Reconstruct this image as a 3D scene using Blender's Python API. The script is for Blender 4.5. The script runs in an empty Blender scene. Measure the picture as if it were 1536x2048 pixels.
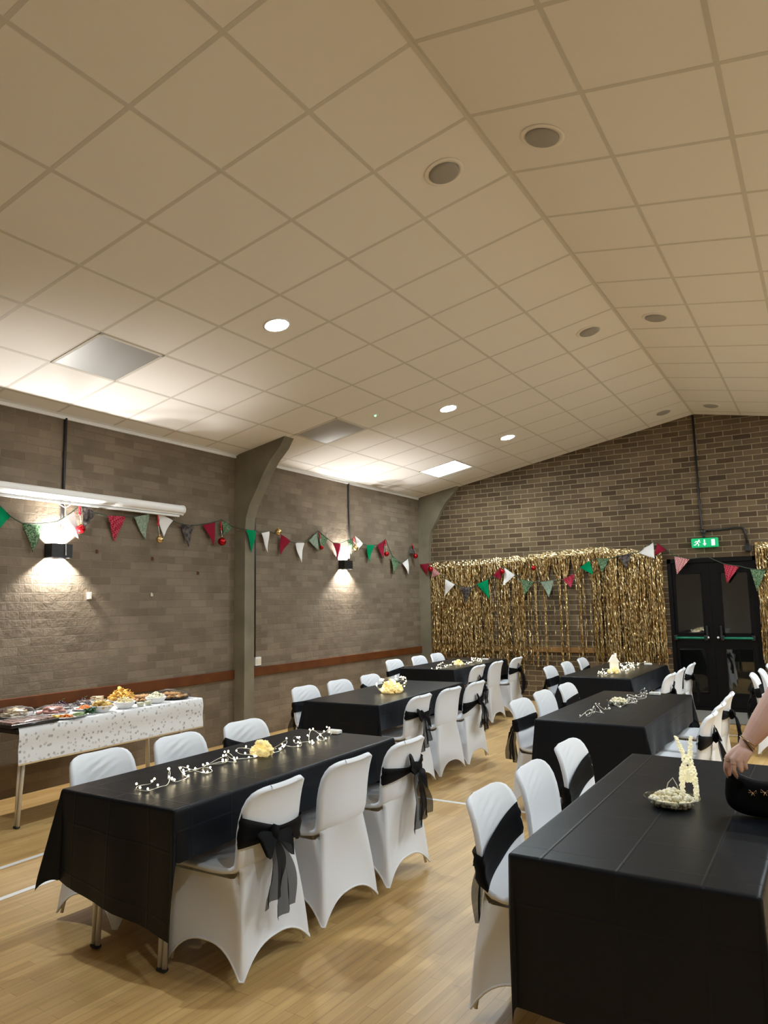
import bpy, bmesh, math, random
from mathutils import Vector, Matrix, noise
PI = math.pi
random.seed(7)
scene = bpy.context.scene
COL = scene.collection

# ------------------------------------------------------------------ camera
CAM = Vector((5.78, 0.0, 1.51))
YAW, PITCH, ROLL, FPX = 0.5474, 0.1245, -0.0187, 1443.5
cy_, sy_, cp_, sp_ = math.cos(YAW), math.sin(YAW), math.cos(PITCH), math.sin(PITCH)
fwd = Vector((-sy_ * cp_, cy_ * cp_, sp_))
rt = Vector((cy_, sy_, 0))
up = rt.cross(fwd)
r2 = rt * math.cos(ROLL) + up * math.sin(ROLL)
u2 = up * math.cos(ROLL) - rt * math.sin(ROLL)
cd = bpy.data.cameras.new('camera')
cd.sensor_fit = 'HORIZONTAL'
cd.sensor_width = 36.0
cd.lens = 36.0 * FPX / 1536.0
cd.clip_start = 0.05
cam = bpy.data.objects.new('camera', cd)
COL.objects.link(cam)
m = Matrix((r2, u2, -fwd)).transposed().to_4x4()
m.translation = CAM
cam.matrix_world = m
scene.camera = cam

# ------------------------------------------------------------------ world, exposure
w = bpy.data.worlds.new('night')
scene.world = w
w.use_nodes = True
w.node_tree.nodes['Background'].inputs[0].default_value = (0.010, 0.012, 0.016, 1)
w.node_tree.nodes['Background'].inputs[1].default_value = 1.0
vs = scene.view_settings
vs.view_transform = 'Standard'
vs.look = 'None'
vs.gamma = 1.0
vs.use_curve_mapping = False
vs.exposure = 0.75
scene.cycles.use_denoising = True
scene.cycles.max_bounces = 8
scene.cycles.diffuse_bounces = 5
scene.cycles.transparent_max_bounces = 16
scene.cycles.sample_clamp_indirect = 6.0
scene.cycles.caustics_reflective = False
scene.cycles.caustics_refractive = False
# strengths of the hall's lamps and the added unseen ones, used below
L_DOWN, L_PANEL, L_SCONCE = 300.0, 28.0, 33.0
COOL = (0.80, 0.92, 1.0)

# ------------------------------------------------------------------ helpers
def tag(o, label=None, cat=None, group=None, kind=None):
    if label: o['label'] = label
    if cat: o['category'] = cat
    if group: o['group'] = group
    if kind: o['kind'] = kind
    return o

class MB:
    def __init__(s):
        s.v = []; s.f = []; s.uv = None; s.sm = []
    def add(s, vs, fs, smooth=False):
        n = len(s.v)
        s.v += [tuple(v) for v in vs]
        s.f += [tuple(i + n for i in f) for f in fs]
        s.sm += [smooth] * len(fs)
        return s
    def box(s, c, d, M=None):
        x, y, z = d[0] / 2, d[1] / 2, d[2] / 2
        vs = [Vector((sx * x, sy * y, sz * z)) for sx in (-1, 1) for sy in (-1, 1) for sz in (-1, 1)]
        if M: vs = [M @ v for v in vs]
        vs = [v + Vector(c) for v in vs]
        return s.add(vs, [(0, 1, 3, 2), (4, 6, 7, 5), (0, 4, 5, 1), (2, 3, 7, 6), (0, 2, 6, 4), (1, 5, 7, 3)])
    def rbox(s, c, d, r=0.01, M=None):
        bm = bmesh.new()
        bmesh.ops.create_cube(bm, size=1)
        bmesh.ops.scale(bm, vec=d, verts=bm.verts)
        bmesh.ops.bevel(bm, geom=bm.edges[:], offset=r, segments=2, affect='EDGES', profile=0.5)
        return s.bm(bm, c, M, False)
    def bm(s, bm, c=(0, 0, 0), M=None, smooth=True):
        bm.verts.index_update()
        vs = [(M @ v.co if M else v.co) + Vector(c) for v in bm.verts]
        s.add(vs, [[v.index for v in f.verts] for f in bm.faces], smooth)
        bm.free()
        return s
    def sphere(s, c, r, sub=2, sc=(1, 1, 1), M=None):
        bm = bmesh.new()
        bmesh.ops.create_icosphere(bm, subdivisions=sub, radius=1)
        bmesh.ops.scale(bm, vec=(r * sc[0], r * sc[1], r * sc[2]), verts=bm.verts)
        return s.bm(bm, c, M, True)
    def lump(s, c, r, seed, amt=0.3, sc=(1, 1, 1), sub=2, M=None):
        bm = bmesh.new()
        bmesh.ops.create_icosphere(bm, subdivisions=sub, radius=1)
        for v in bm.verts:
            k = 1 + amt * noise.noise(v.co * 1.7 + Vector((seed * 3.1, seed * 1.7, seed)))
            v.co = Vector((v.co.x * r * sc[0] * k, v.co.y * r * sc[1] * k, v.co.z * r * sc[2] * k))
        return s.bm(bm, c, M, True)
    def tube(s, pts, r, n=8, cap=True):
        pts = [Vector(p) for p in pts]
        rs = r if isinstance(r, (list, tuple)) else [r] * len(pts)
        vs = []; fs = []
        t0 = (pts[1] - pts[0]).normalized()
        a = t0.orthogonal().normalized()
        for i, p in enumerate(pts):
            if i == 0: t = t0
            elif i == len(pts) - 1: t = (pts[i] - pts[i - 1])
            else: t = (pts[i + 1] - pts[i - 1])
            t = t.normalized() if t.length > 1e-9 else t0
            a = (a - t * a.dot(t))
            a = a.normalized() if a.length > 1e-9 else t.orthogonal().normalized()
            b = t.cross(a)
            for k in range(n):
                q = 2 * PI * k / n
                vs.append(p + (a * math.cos(q) + b * math.sin(q)) * rs[i])
        for i in range(len(pts) - 1):
            for k in range(n):
                k2 = (k + 1) % n
                fs.append((i * n + k, i * n + k2, (i + 1) * n + k2, (i + 1) * n + k))
        if cap:
            fs.append(tuple(range(n - 1, -1, -1)))
            fs.append(tuple((len(pts) - 1) * n + k for k in range(n)))
        return s.add(vs, fs, True)
    def lathe(s, prof, c=(0, 0, 0), n=24, M=None):
        vs = []; fs = []
        for (r, z) in prof:
            for k in range(n):
                q = 2 * PI * k / n
                v = Vector((r * math.cos(q), r * math.sin(q), z))
                vs.append((M @ v if M else v) + Vector(c))
        for i in range(len(prof) - 1):
            for k in range(n):
                k2 = (k + 1) % n
                fs.append((i * n + k, i * n + k2, (i + 1) * n + k2, (i + 1) * n + k))
        return s.add(vs, fs, True)
    def grid(s, rows, closed=False, smooth=True):
        n = len(rows[0]); vs = [p for r in rows for p in r]; fs = []
        for i in range(len(rows) - 1):
            for k in range(n if closed else n - 1):
                k2 = (k + 1) % n
                fs.append((i * n + k, i * n + k2, (i + 1) * n + k2, (i + 1) * n + k))
        return s.add(vs, fs, smooth)
    def prism(s, poly, axis, a, b):
        """extrude a 2-D polygon along axis from a to b"""
        def P(p, t):
            if axis == 'x': return (t, p[0], p[1])
            if axis == 'y': return (p[0], t, p[1])
            return (p[0], p[1], t)
        n = len(poly)
        vs = [P(p, a) for p in poly] + [P(p, b) for p in poly]
        fs = [tuple(range(n - 1, -1, -1)), tuple(range(n, 2 * n))] + [(i, (i + 1) % n, n + (i + 1) % n, n + i) for i in range(n)]
        return s.add(vs, fs)
    def build(s, name, mat, parent=None, uv=None, fix=True):
        me = bpy.data.meshes.new(name)
        me.from_pydata(s.v, [], s.f)
        me.polygons.foreach_set('use_smooth', s.sm)
        if uv is not None:
            l = me.uv_layers.new(name='UVMap')
            for lp in me.loops:
                l.data[lp.index].uv = uv[lp.vertex_index]
        if mat:
            for mm in (mat if isinstance(mat, list) else [mat]): me.materials.append(mm)
        if fix:
            bm = bmesh.new(); bm.from_mesh(me)
            bmesh.ops.recalc_face_normals(bm, faces=bm.faces)
            bm.to_mesh(me); bm.free()
        me.update()
        o = bpy.data.objects.new(name, me)
        COL.objects.link(o)
        if parent is not None: o.parent = parent
        return o

def empty(name, loc=(0, 0, 0), rz=0.0):
    o = bpy.data.objects.new(name, None)
    o.empty_display_size = 0.05
    COL.objects.link(o)
    o.location = loc
    o.rotation_euler = (0, 0, rz)
    return o

def children(o): return [c for c in bpy.data.objects if c.parent == o]

def copy_tree(o, parent=None, kids=None):
    c = o.copy(); COL.objects.link(c)
    if parent is not None: c.parent = parent
    for ch in children(o): copy_tree(ch, c)
    return c

# ------------------------------------------------------------------ materials
def mat(name, col, rough=0.5, metal=0.0, spec=0.5, emit=None, es=0.0, bump=None, trans=0.0, sheen=0.0, var=None, coat=0.0, alpha=1.0):
    ma = bpy.data.materials.new(name)
    ma.use_nodes = True
    nt = ma.node_tree; b = nt.nodes['Principled BSDF']
    b.inputs['Base Color'].default_value = (*col, 1)
    b.inputs['Roughness'].default_value = rough
    b.inputs['Metallic'].default_value = metal
    b.inputs['Specular IOR Level'].default_value = spec
    if trans: b.inputs['Transmission Weight'].default_value = trans
    if sheen: b.inputs['Sheen Weight'].default_value = sheen
    if coat: b.inputs['Coat Weight'].default_value = coat
    if alpha < 1: b.inputs['Alpha'].default_value = alpha
    if emit:
        b.inputs['Emission Color'].default_value = (*emit, 1)
        b.inputs['Emission Strength'].default_value = es
    tc = None
    if bump or var:
        tc = nt.nodes.new('ShaderNodeTexCoord')
    if bump:
        sc, dist, st = bump
        n = nt.nodes.new('ShaderNodeTexNoise'); n.inputs['Scale'].default_value = sc; n.inputs['Detail'].default_value = 4
        bp = nt.nodes.new('ShaderNodeBump'); bp.inputs['Distance'].default_value = dist; bp.inputs['Strength'].default_value = st
        nt.links.new(tc.outputs['Object'], n.inputs['Vector'])
        nt.links.new(n.outputs['Fac'], bp.inputs['Height']); nt.links.new(bp.outputs['Normal'], b.inputs['Normal'])
    if var:
        sc, c2 = var
        n = nt.nodes.new('ShaderNodeTexNoise'); n.inputs['Scale'].default_value = sc; n.inputs['Detail'].default_value = 3
        mx = nt.nodes.new('ShaderNodeMix'); mx.data_type = 'RGBA'
        rp = nt.nodes.new('ShaderNodeValToRGB'); rp.color_ramp.elements[0].position = .38; rp.color_ramp.elements[1].position = .62
        mx.inputs[6].default_value = (*col, 1); mx.inputs[7].default_value = (*c2, 1)
        nt.links.new(tc.outputs['Object'], n.inputs['Vector']); nt.links.new(n.outputs['Fac'], rp.inputs['Fac'])
        nt.links.new(rp.outputs['Color'], mx.inputs[0]); nt.links.new(mx.outputs[2], b.inputs['Base Color'])
    return ma

def emission(name, col, st):
    return mat(name, (0.8, 0.8, 0.8), emit=col, es=st)

def sheer(name, col, opacity, rough=0.6):
    """thin woven gauze: part of the light goes straight through"""
    ma = bpy.data.materials.new(name); ma.use_nodes = True
    nt = ma.node_tree; b = nt.nodes['Principled BSDF']; out = nt.nodes['Material Output']
    b.inputs['Base Color'].default_value = (*col, 1); b.inputs['Roughness'].default_value = rough
    b.inputs['Specular IOR Level'].default_value = 0.1
    t = nt.nodes.new('ShaderNodeBsdfTransparent'); mx = nt.nodes.new('ShaderNodeMixShader')
    mx.inputs[0].default_value = opacity
    nt.links.new(t.outputs[0], mx.inputs[1]); nt.links.new(b.outputs[0], mx.inputs[2]); nt.links.new(mx.outputs[0], out.inputs[0])
    return ma

def glass(name, tint=(1, 1, 1), rough=0.0, ior=1.5):
    """thin pane: reflects by angle, lets the rest through"""
    ma = bpy.data.materials.new(name); ma.use_nodes = True
    nt = ma.node_tree; out = nt.nodes['Material Output']; nt.nodes.remove(nt.nodes['Principled BSDF'])
    t = nt.nodes.new('ShaderNodeBsdfTransparent'); t.inputs[0].default_value = (*tint, 1)
    g = nt.nodes.new('ShaderNodeBsdfGlossy'); g.inputs['Roughness'].default_value = rough
    # Schlick reflectance, the same from either side of the sheet
    f0 = ((ior - 1) / (ior + 1)) ** 2
    lw = nt.nodes.new('ShaderNodeLayerWeight'); lw.inputs[0].default_value = 0.5
    pw = nt.nodes.new('ShaderNodeMath'); pw.operation = 'POWER'; pw.inputs[1].default_value = 5.0; nt.links.new(lw.outputs['Facing'], pw.inputs[0])
    f = nt.nodes.new('ShaderNodeMath'); f.operation = 'MULTIPLY_ADD'; f.inputs[1].default_value = 1 - f0; f.inputs[2].default_value = f0; nt.links.new(pw.outputs[0], f.inputs[0])
    mx = nt.nodes.new('ShaderNodeMixShader')
    nt.links.new(f.outputs[0], mx.inputs[0]); nt.links.new(t.outputs[0], mx.inputs[1]); nt.links.new(g.outputs[0], mx.inputs[2])
    nt.links.new(mx.outputs[0], out.inputs[0])
    return ma

def brick(name, c1, c2, mortar, axes, msize=0.010, bumpd=0.008, rough=0.85, dark=None):
    ma = bpy.data.materials.new(name); ma.use_nodes = True
    nt = ma.node_tree; b = nt.nodes['Principled BSDF']; L = nt.links.new
    b.inputs['Roughness'].default_value = rough; b.inputs['Specular IOR Level'].default_value = 0.25
    tc = nt.nodes.new('ShaderNodeTexCoord')
    sx = nt.nodes.new('ShaderNodeSeparateXYZ'); cx = nt.nodes.new('ShaderNodeCombineXYZ')
    L(tc.outputs['Object'], sx.inputs[0]); L(sx.outputs[axes[0]], cx.inputs[0]); L(sx.outputs[axes[1]], cx.inputs[1])
    wn = nt.nodes.new('ShaderNodeTexNoise'); wn.inputs['Scale'].default_value = 9; wn.inputs['Detail'].default_value = 3
    L(tc.outputs['Object'], wn.inputs['Vector'])
    wob = nt.nodes.new('ShaderNodeVectorMath'); wob.operation = 'MULTIPLY_ADD'
    wob.inputs[1].default_value = (0.008, 0.008, 0); L(wn.outputs['Color'], wob.inputs[0]); L(cx.outputs[0], wob.inputs[2])
    br = nt.nodes.new('ShaderNodeTexBrick')
    br.inputs['Scale'].default_value = 1; br.inputs['Brick Width'].default_value = 0.225; br.inputs['Row Height'].default_value = 0.075
    br.inputs['Mortar Size'].default_value = msize / 2; br.inputs['Mortar Smooth'].default_value = 0.35
    br.inputs['Color1'].default_value = (*c1, 1); br.inputs['Color2'].default_value = (*c2, 1); br.inputs['Mortar'].default_value = (*mortar, 1)
    L(wob.outputs[0], br.inputs['Vector'])
    n = nt.nodes.new('ShaderNodeTexNoise'); n.inputs['Scale'].default_value = 2.3; n.inputs['Detail'].default_value = 5
    L(tc.outputs['Object'], n.inputs['Vector'])
    rp = nt.nodes.new('ShaderNodeMapRange'); rp.inputs[1].default_value = .3; rp.inputs[2].default_value = .7; rp.inputs[3].default_value = .82; rp.inputs[4].default_value = 1.15
    L(n.outputs['Fac'], rp.inputs[0])
    vm = nt.nodes.new('ShaderNodeVectorMath'); vm.operation = 'SCALE'; L(br.outputs['Color'], vm.inputs[0]); L(rp.outputs[0], vm.inputs['Scale'])
    L(vm.outputs[0], b.inputs['Base Color'])
    n2 = nt.nodes.new('ShaderNodeTexNoise'); n2.inputs['Scale'].default_value = 60; n2.inputs['Detail'].default_value = 4; L(tc.outputs['Object'], n2.inputs['Vector'])
    n3 = nt.nodes.new('ShaderNodeTexNoise'); n3.inputs['Scale'].default_value = 12; n3.inputs['Detail'].default_value = 2; L(tc.outputs['Object'], n3.inputs['Vector'])
    h = nt.nodes.new('ShaderNodeMath'); h.operation = 'MULTIPLY_ADD'; h.inputs[1].default_value = -1.0; L(br.outputs['Fac'], h.inputs[0])
    a = nt.nodes.new('ShaderNodeMath'); a.operation = 'MULTIPLY_ADD'; a.inputs[1].default_value = 0.25; L(n2.outputs['Fac'], a.inputs[0])
    a2 = nt.nodes.new('ShaderNodeMath'); a2.operation = 'MULTIPLY'; a2.inputs[1].default_value = 0.7; L(n3.outputs['Fac'], a2.inputs[0])
    L(a2.outputs[0], a.inputs[2]); L(a.outputs[0], h.inputs[2])
    bp = nt.nodes.new('ShaderNodeBump'); bp.inputs['Distance'].default_value = bumpd; bp.inputs['Strength'].default_value = 1.0
    L(h.outputs[0], bp.inputs['Height']); L(bp.outputs['Normal'], b.inputs['Normal'])
    return ma

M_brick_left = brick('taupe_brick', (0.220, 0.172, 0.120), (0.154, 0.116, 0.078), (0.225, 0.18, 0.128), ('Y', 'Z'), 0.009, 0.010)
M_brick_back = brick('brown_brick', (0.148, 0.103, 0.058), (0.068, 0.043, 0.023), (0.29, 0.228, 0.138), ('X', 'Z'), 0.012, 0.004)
M_plaster = mat('pale_plaster', (0.74, 0.70, 0.64), 0.9)
M_concrete = mat('board_marked_concrete', (0.215, 0.185, 0.122), 0.85, bump=(40, 0.002, 0.5), var=(2.5, (0.155, 0.132, 0.088)))
M_tile = mat('ceiling_tile_board', (0.86, 0.82, 0.76), 0.9, spec=0.1, bump=(180, 0.001, 0.25))
M_tbar = mat('ceiling_grid_metal', (0.66, 0.62, 0.55), 0.6, spec=0.2)
M_trimwhite = mat('white_trim_paint', (0.85, 0.84, 0.82), 0.4)
M_rail = mat('stained_wood_rail', (0.125, 0.038, 0.009), 0.45, spec=0.3, bump=(30, 0.001, 0.3), var=(6, (0.095, 0.027, 0.006)))
M_black = mat('black_metal_paint', (0.008, 0.008, 0.009), 0.4)
M_pipe = mat('black_conduit', (0.012, 0.011, 0.011), 0.45)
M_white = mat('white_plastic', (0.80, 0.79, 0.76), 0.35)
M_offwhite = mat('cream_plastic', (0.72, 0.66, 0.52), 0.4)
M_chair = mat('white_spandex', (0.77, 0.785, 0.82), 0.65, spec=0.25, bump=(7, 0.006, 0.25))
M_hem = mat('white_hem', (0.80, 0.80, 0.82), 0.6, spec=0.2)
M_band = sheer('black_organza_layers', (0.0035, 0.0035, 0.0045), 0.97)
M_organza = sheer('black_organza', (0.007, 0.007, 0.008), 0.80)
M_steel = mat('steel_tube', (0.80, 0.79, 0.77), 0.45, metal=0.6)
M_rubber = mat('black_rubber', (0.02, 0.02, 0.02), 0.7)
M_railback = mat('oak_wood_rail', (0.30, 0.155, 0.055), 0.45, spec=0.3, var=(6, (0.24, 0.12, 0.04)))
M_board = mat('tabletop_laminate', (0.30, 0.22, 0.15), 0.5)
M_led = emission('downlight_diffuser', COOL, L_DOWN)
M_ledpanel = emission('lit_panel_diffuser', (0.86, 0.97, 1.0), L_PANEL)
M_greypanel = mat('unlit_panel_diffuser', (0.40, 0.39, 0.37), 0.5, metal=0.5)
M_speaker = mat('speaker_grille', (0.36, 0.34, 0.31), 0.7, bump=(400, 0.001, 0.4))
M_sconceled = emission('sconce_led', (1.0, 0.97, 0.9), 18.0)
M_doorpaint = mat('black_brown_door_paint', (0.004, 0.003, 0.003), 0.4, spec=0.2)
M_glass = glass('door_glass', (0.75, 0.78, 0.78), 0.02, 1.9)
M_greenbar = mat('green_push_bar', (0.0, 0.16, 0.085), 0.4)
M_signgreen = mat('exit_sign_green', (0.0, 0.27, 0.09), 0.4, emit=(0.0, 0.35, 0.12), es=0.5)
M_signwhite = mat('exit_sign_white', (0.85, 0.9, 0.85), 0.4, emit=(0.8, 1.0, 0.85), es=0.45)
M_gold = mat('gold_foil', (0.68, 0.525, 0.275), 0.2, metal=1.0)
M_foilheader = mat('gold_foil_film', (0.62, 0.50, 0.29), 0.2, metal=1.0, bump=(45, 0.008, 1.0))
M_silverpole = M_steel
def felt(name, c, c2=None, sc=60):
    return mat(name, c, 0.9, spec=0.1, bump=(300, 0.001, 0.3), var=(sc, c2) if c2 else None)
def gingham(name, ca, cb, n=55):
    ma = mat(name, ca, 0.9, spec=0.1); nt = ma.node_tree; b = nt.nodes['Principled BSDF']
    tc = nt.nodes.new('ShaderNodeTexCoord'); mp = nt.nodes.new('ShaderNodeMapping'); mp.inputs['Rotation'].default_value = (0.35, 0.35, 0.3)
    ck = nt.nodes.new('ShaderNodeTexChecker'); ck.inputs['Scale'].default_value = n
    ck.inputs['Color1'].default_value = (*ca, 1); ck.inputs['Color2'].default_value = (*cb, 1)
    nt.links.new(tc.outputs['Object'], mp.inputs[0]); nt.links.new(mp.outputs[0], ck.inputs[0]); nt.links.new(ck.outputs[0], b.inputs['Base Color'])
    return ma
FLAG = {
    'green': (felt('green_felt', (0.0, 0.22, 0.085)), 'solid green felt flag'),
    'holly': (felt('holly_print', (0.018, 0.075, 0.030), (0.20, 0.27, 0.16), 70), 'dark green printed flag'),
    'white': (felt('white_felt', (0.80, 0.78, 0.76)), 'plain white flag'),
    'paisley': (felt('paisley_print', (0.13, 0.11, 0.10), (0.035, 0.03, 0.03), 28), 'grey and black patterned flag'),
    'gingham': (gingham('red_gingham', (0.50, 0.07, 0.10), (0.26, 0.012, 0.03)), 'red checked flag'),
    'pink': (gingham('pink_gingham', (0.72, 0.45, 0.43), (0.42, 0.10, 0.11), 70), 'pink checked flag'),
    'sage': (felt('sage_print', (0.17, 0.24, 0.17), (0.30, 0.36, 0.28), 60), 'sage green printed flag'),
    'red': (felt('dark_red_felt', (0.24, 0.012, 0.030)), 'dark red felt flag'),
}
M_cord = mat('dark_green_cord', (0.05, 0.07, 0.045), 0.9)
M_redball = mat('red_bauble', (0.42, 0.01, 0.015), 0.18, metal=0.75)
M_goldball = mat('gold_bauble', (0.75, 0.55, 0.25), 0.2, metal=1.0)
M_redribbon = mat('red_ribbon', (0.45, 0.01, 0.02), 0.5)
M_wire = mat('silver_wire', (0.80, 0.78, 0.70), 0.35, metal=0.8)
M_bulb = emission('warm_fairy_bulb', (1.0, 0.86, 0.55), 10.0)
M_bulbdim = mat('pearl_bulb_faint_glow', (0.85, 0.83, 0.76), 0.3, emit=(1, .95, .8), es=0.25)  # unlit bulbs, brightened by a faint glow of their own
M_popcorn = mat('popcorn_pieces', (0.86, 0.76, 0.46), 0.8, var=(60, (0.90, 0.86, 0.72)))
M_bowlglass = glass('clear_plastic', (0.96, 0.97, 0.96), 0.03, 1.4)
M_deer = mat('lit_reindeer_beads', (0.80, 0.76, 0.55), 0.6, emit=(1.0, 0.92, 0.62), es=0.24)
M_deerdark = mat('reindeer_dark_bead', (0.10, 0.10, 0.09), 0.6)  # dark beads of the eyes and nose
M_skin = mat('skin', (0.74, 0.50, 0.41), 0.5, bump=(120, 0.0006, 0.4), var=(18, (0.75, 0.47, 0.40)))
M_nail = mat('pale_nail', (0.75, 0.60, 0.55), 0.25)
M_jewel = mat('gold_jewellery', (0.85, 0.62, 0.42), 0.2, metal=1.0)
M_brownband = mat('brown_band', (0.06, 0.03, 0.025), 0.5)
M_hair = mat('brown_hair', (0.05, 0.028, 0.016), 0.5, bump=(90, 0.003, 0.6))
M_dress = mat('black_dress', (0.010, 0.010, 0.012), 0.7)
M_velvet = mat('black_velvet', (0.003, 0.003, 0.0035), 0.8, spec=0.12)
M_papercloth = None

def cloth_mat():
    """thin black plastic with fold lines from the packet every 24 cm"""
    ma = bpy.data.materials.new('black_plastic_cloth'); ma.use_nodes = True
    nt = ma.node_tree; b = nt.nodes['Principled BSDF']; L = nt.links.new
    b.inputs['Base Color'].default_value = (0.0055, 0.0068, 0.0095, 1); b.inputs['Roughness'].default_value = 0.40; b.inputs['Specular IOR Level'].default_value = 0.20
    uv = nt.nodes.new('ShaderNodeTexCoord'); sp = nt.nodes.new('ShaderNodeSeparateXYZ'); L(uv.outputs['UV'], sp.inputs[0])
    hs = []
    for ax, off, pitch in (('X', 0.02, 0.235), ('Y', 0.07, 0.235)):
        a = nt.nodes.new('ShaderNodeMath'); a.operation = 'ADD'; a.inputs[1].default_value = off; L(sp.outputs[ax], a.inputs[0])
        p = nt.nodes.new('ShaderNodeMath'); p.operation = 'PINGPONG'; p.inputs[1].default_value = pitch / 2; L(a.outputs[0], p.inputs[0])
        mr = nt.nodes.new('ShaderNodeMapRange'); mr.interpolation_type = 'SMOOTHSTEP'
        mr.inputs[1].default_value = 0; mr.inputs[2].default_value = 0.007; mr.inputs[3].default_value = 1; mr.inputs[4].default_value = 0
        L(p.outputs[0], mr.inputs[0]); hs.append(mr)
    ad = nt.nodes.new('ShaderNodeMath'); ad.operation = 'ADD'; L(hs[0].outputs[0], ad.inputs[0]); L(hs[1].outputs[0], ad.inputs[1])
    n = nt.nodes.new('ShaderNodeTexNoise'); n.inputs['Scale'].default_value = 7; n.inputs['Detail'].default_value = 3; n.inputs['Distortion'].default_value = 0.6; L(uv.outputs['UV'], n.inputs['Vector'])
    m2 = nt.nodes.new('ShaderNodeMath'); m2.operation = 'MULTIPLY_ADD'; m2.inputs[1].default_value = 1.6; L(n.outputs['Fac'], m2.inputs[0]); L(ad.outputs[0], m2.inputs[2])
    bp = nt.nodes.new('ShaderNodeBump'); bp.inputs['Distance'].default_value = 0.0012; bp.inputs['Strength'].default_value = 0.6
    L(m2.outputs[0], bp.inputs['Height']); L(bp.outputs['Normal'], b.inputs['Normal'])
    return ma
M_cloth = cloth_mat()

def floor_mat():
    ma = bpy.data.materials.new('varnished_strip_wood'); ma.use_nodes = True
    nt = ma.node_tree; b = nt.nodes['Principled BSDF']; L = nt.links.new
    tc = nt.nodes.new('ShaderNodeTexCoord'); mp = nt.nodes.new('ShaderNodeMapping'); mp.inputs['Rotation'].default_value = (0, 0, math.radians(90 + 3))
    L(tc.outputs['Object'], mp.inputs[0])
    br = nt.nodes.new('ShaderNodeTexBrick'); br.offset = 0.37; br.offset_frequency = 3; br.squash = 0.8; br.squash_frequency = 2
    br.inputs['Scale'].default_value = 1; br.inputs['Brick Width'].default_value = 0.62; br.inputs['Row Height'].default_value = 0.048
    br.inputs['Mortar Size'].default_value = 0.0008; br.inputs['Mortar Smooth'].default_value = 0.3; br.inputs['Bias'].default_value = 0.0
    br.inputs['Color1'].default_value = (0.61, 0.395, 0.158, 1); br.inputs['Color2'].default_value = (0.50, 0.305, 0.112, 1); br.inputs['Mortar'].default_value = (0.25, 0.14, 0.055, 1)
    L(mp.outputs[0], br.inputs['Vector'])
    mg = nt.nodes.new('ShaderNodeMapping'); mg.inputs['Scale'].default_value = (1.2, 22, 1); L(mp.outputs[0], mg.inputs[0])
    n = nt.nodes.new('ShaderNodeTexNoise'); n.inputs['Scale'].default_value = 1.6; n.inputs['Detail'].default_value = 5; n.inputs['Distortion'].default_value = 0.4; L(mg.outputs[0], n.inputs['Vector'])
    mr = nt.nodes.new('ShaderNodeMapRange'); mr.inputs[1].default_value = .3; mr.inputs[2].default_value = .7; mr.inputs[3].default_value = .86; mr.inputs[4].default_value = 1.14; L(n.outputs['Fac'], mr.inputs[0])
    vm = nt.nodes.new('ShaderNodeVectorMath'); vm.operation = 'SCALE'; L(br.outputs['Color'], vm.inputs[0]); L(mr.outputs[0], vm.inputs['Scale'])
    L(vm.outputs[0], b.inputs['Base Color'])
    b.inputs['Roughness'].default_value = 0.38; b.inputs['Specular IOR Level'].default_value = 0.4
    n2 = nt.nodes.new('ShaderNodeTexNoise'); n2.inputs['Scale'].default_value = 3; L(tc.outputs['Object'], n2.inputs['Vector'])
    bp = nt.nodes.new('ShaderNodeBump'); bp.inputs['Distance'].default_value = 0.003; bp.inputs['Strength'].default_value = 0.3; L(n2.outputs['Fac'], bp.inputs['Height']); L(bp.outputs['Normal'], b.inputs['Normal'])
    return ma
M_floor = floor_mat()

def white_cloth_mat():
    """white paper cloth printed with silver-grey snow dots"""
    ma = mat('snow_print_cloth', (0.74, 0.74, 0.75), 0.55, spec=0.3); nt = ma.node_tree; b = nt.nodes['Principled BSDF']; L = nt.links.new
    tc = nt.nodes.new('ShaderNodeTexCoord')
    v = nt.nodes.new('ShaderNodeTexVoronoi'); v.inputs['Scale'].default_value = 31; L(tc.outputs['UV'], v.inputs['Vector'])
    rr = nt.nodes.new('ShaderNodeMath'); rr.operation = 'LESS_THAN'; rr.inputs[1].default_value = 0.31; L(v.outputs['Distance'], rr.inputs[0])
    sp0 = nt.nodes.new('ShaderNodeSeparateColor'); L(v.outputs['Color'], sp0.inputs[0]); sp = nt.nodes.new('ShaderNodeMath'); sp.operation = 'MULTIPLY_ADD'; sp.inputs[1].default_value = .6; sp.inputs[2].default_value = .3; L(sp0.outputs[0], sp.inputs[0])
    k = nt.nodes.new('ShaderNodeMath'); k.operation = 'MULTIPLY'; L(rr.outputs[0], k.inputs[0]); L(sp.outputs[0], k.inputs[1])
    mx = nt.nodes.new('ShaderNodeMix'); mx.data_type = 'RGBA'; mx.inputs[6].default_value = (0.74, 0.74, 0.75, 1); mx.inputs[7].default_value = (0.30, 0.29, 0.28, 1)
    L(k.outputs[0], mx.inputs[0]); L(mx.outputs[2], b.inputs['Base Color'])
    return ma
M_snowcloth = white_cloth_mat()
M_goldtrim = mat('gold_hem_trim', (0.55, 0.40, 0.22), 0.4, metal=0.4)

# ------------------------------------------------------------------ the hall
RX, ZR, TS = 4.3686, 4.0347, 0.18231          # ridge, ridge height, roof slope
SL = math.atan(TS); CS, SN = math.cos(SL), math.sin(SL)
YB, YF, XR = 10.654, -4.2, 2 * 4.3686         # far wall, wall behind the camera, right wall
Y0, T = 2.6445, 0.6                           # ceiling grid phase and tile
ZE = ZR - RX * TS
def roof(x): return ZR - abs(x - RX) * TS
def slope_pt(k, j, d=0.0):
    """point on the ceiling: k tiles from the ridge (minus = left), j tiles along, d metres below the tile face"""
    sg = -1 if k < 0 else 1
    return Vector((RX + k * T * CS - sg * d * SN, Y0 + j * T, ZR - abs(k) * T * SN - d * CS))
def slope_M(side):
    return Matrix.Rotation(side * SL, 3, 'Y')   # side -1: left slope (rises to +x), +1: right slope

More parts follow.
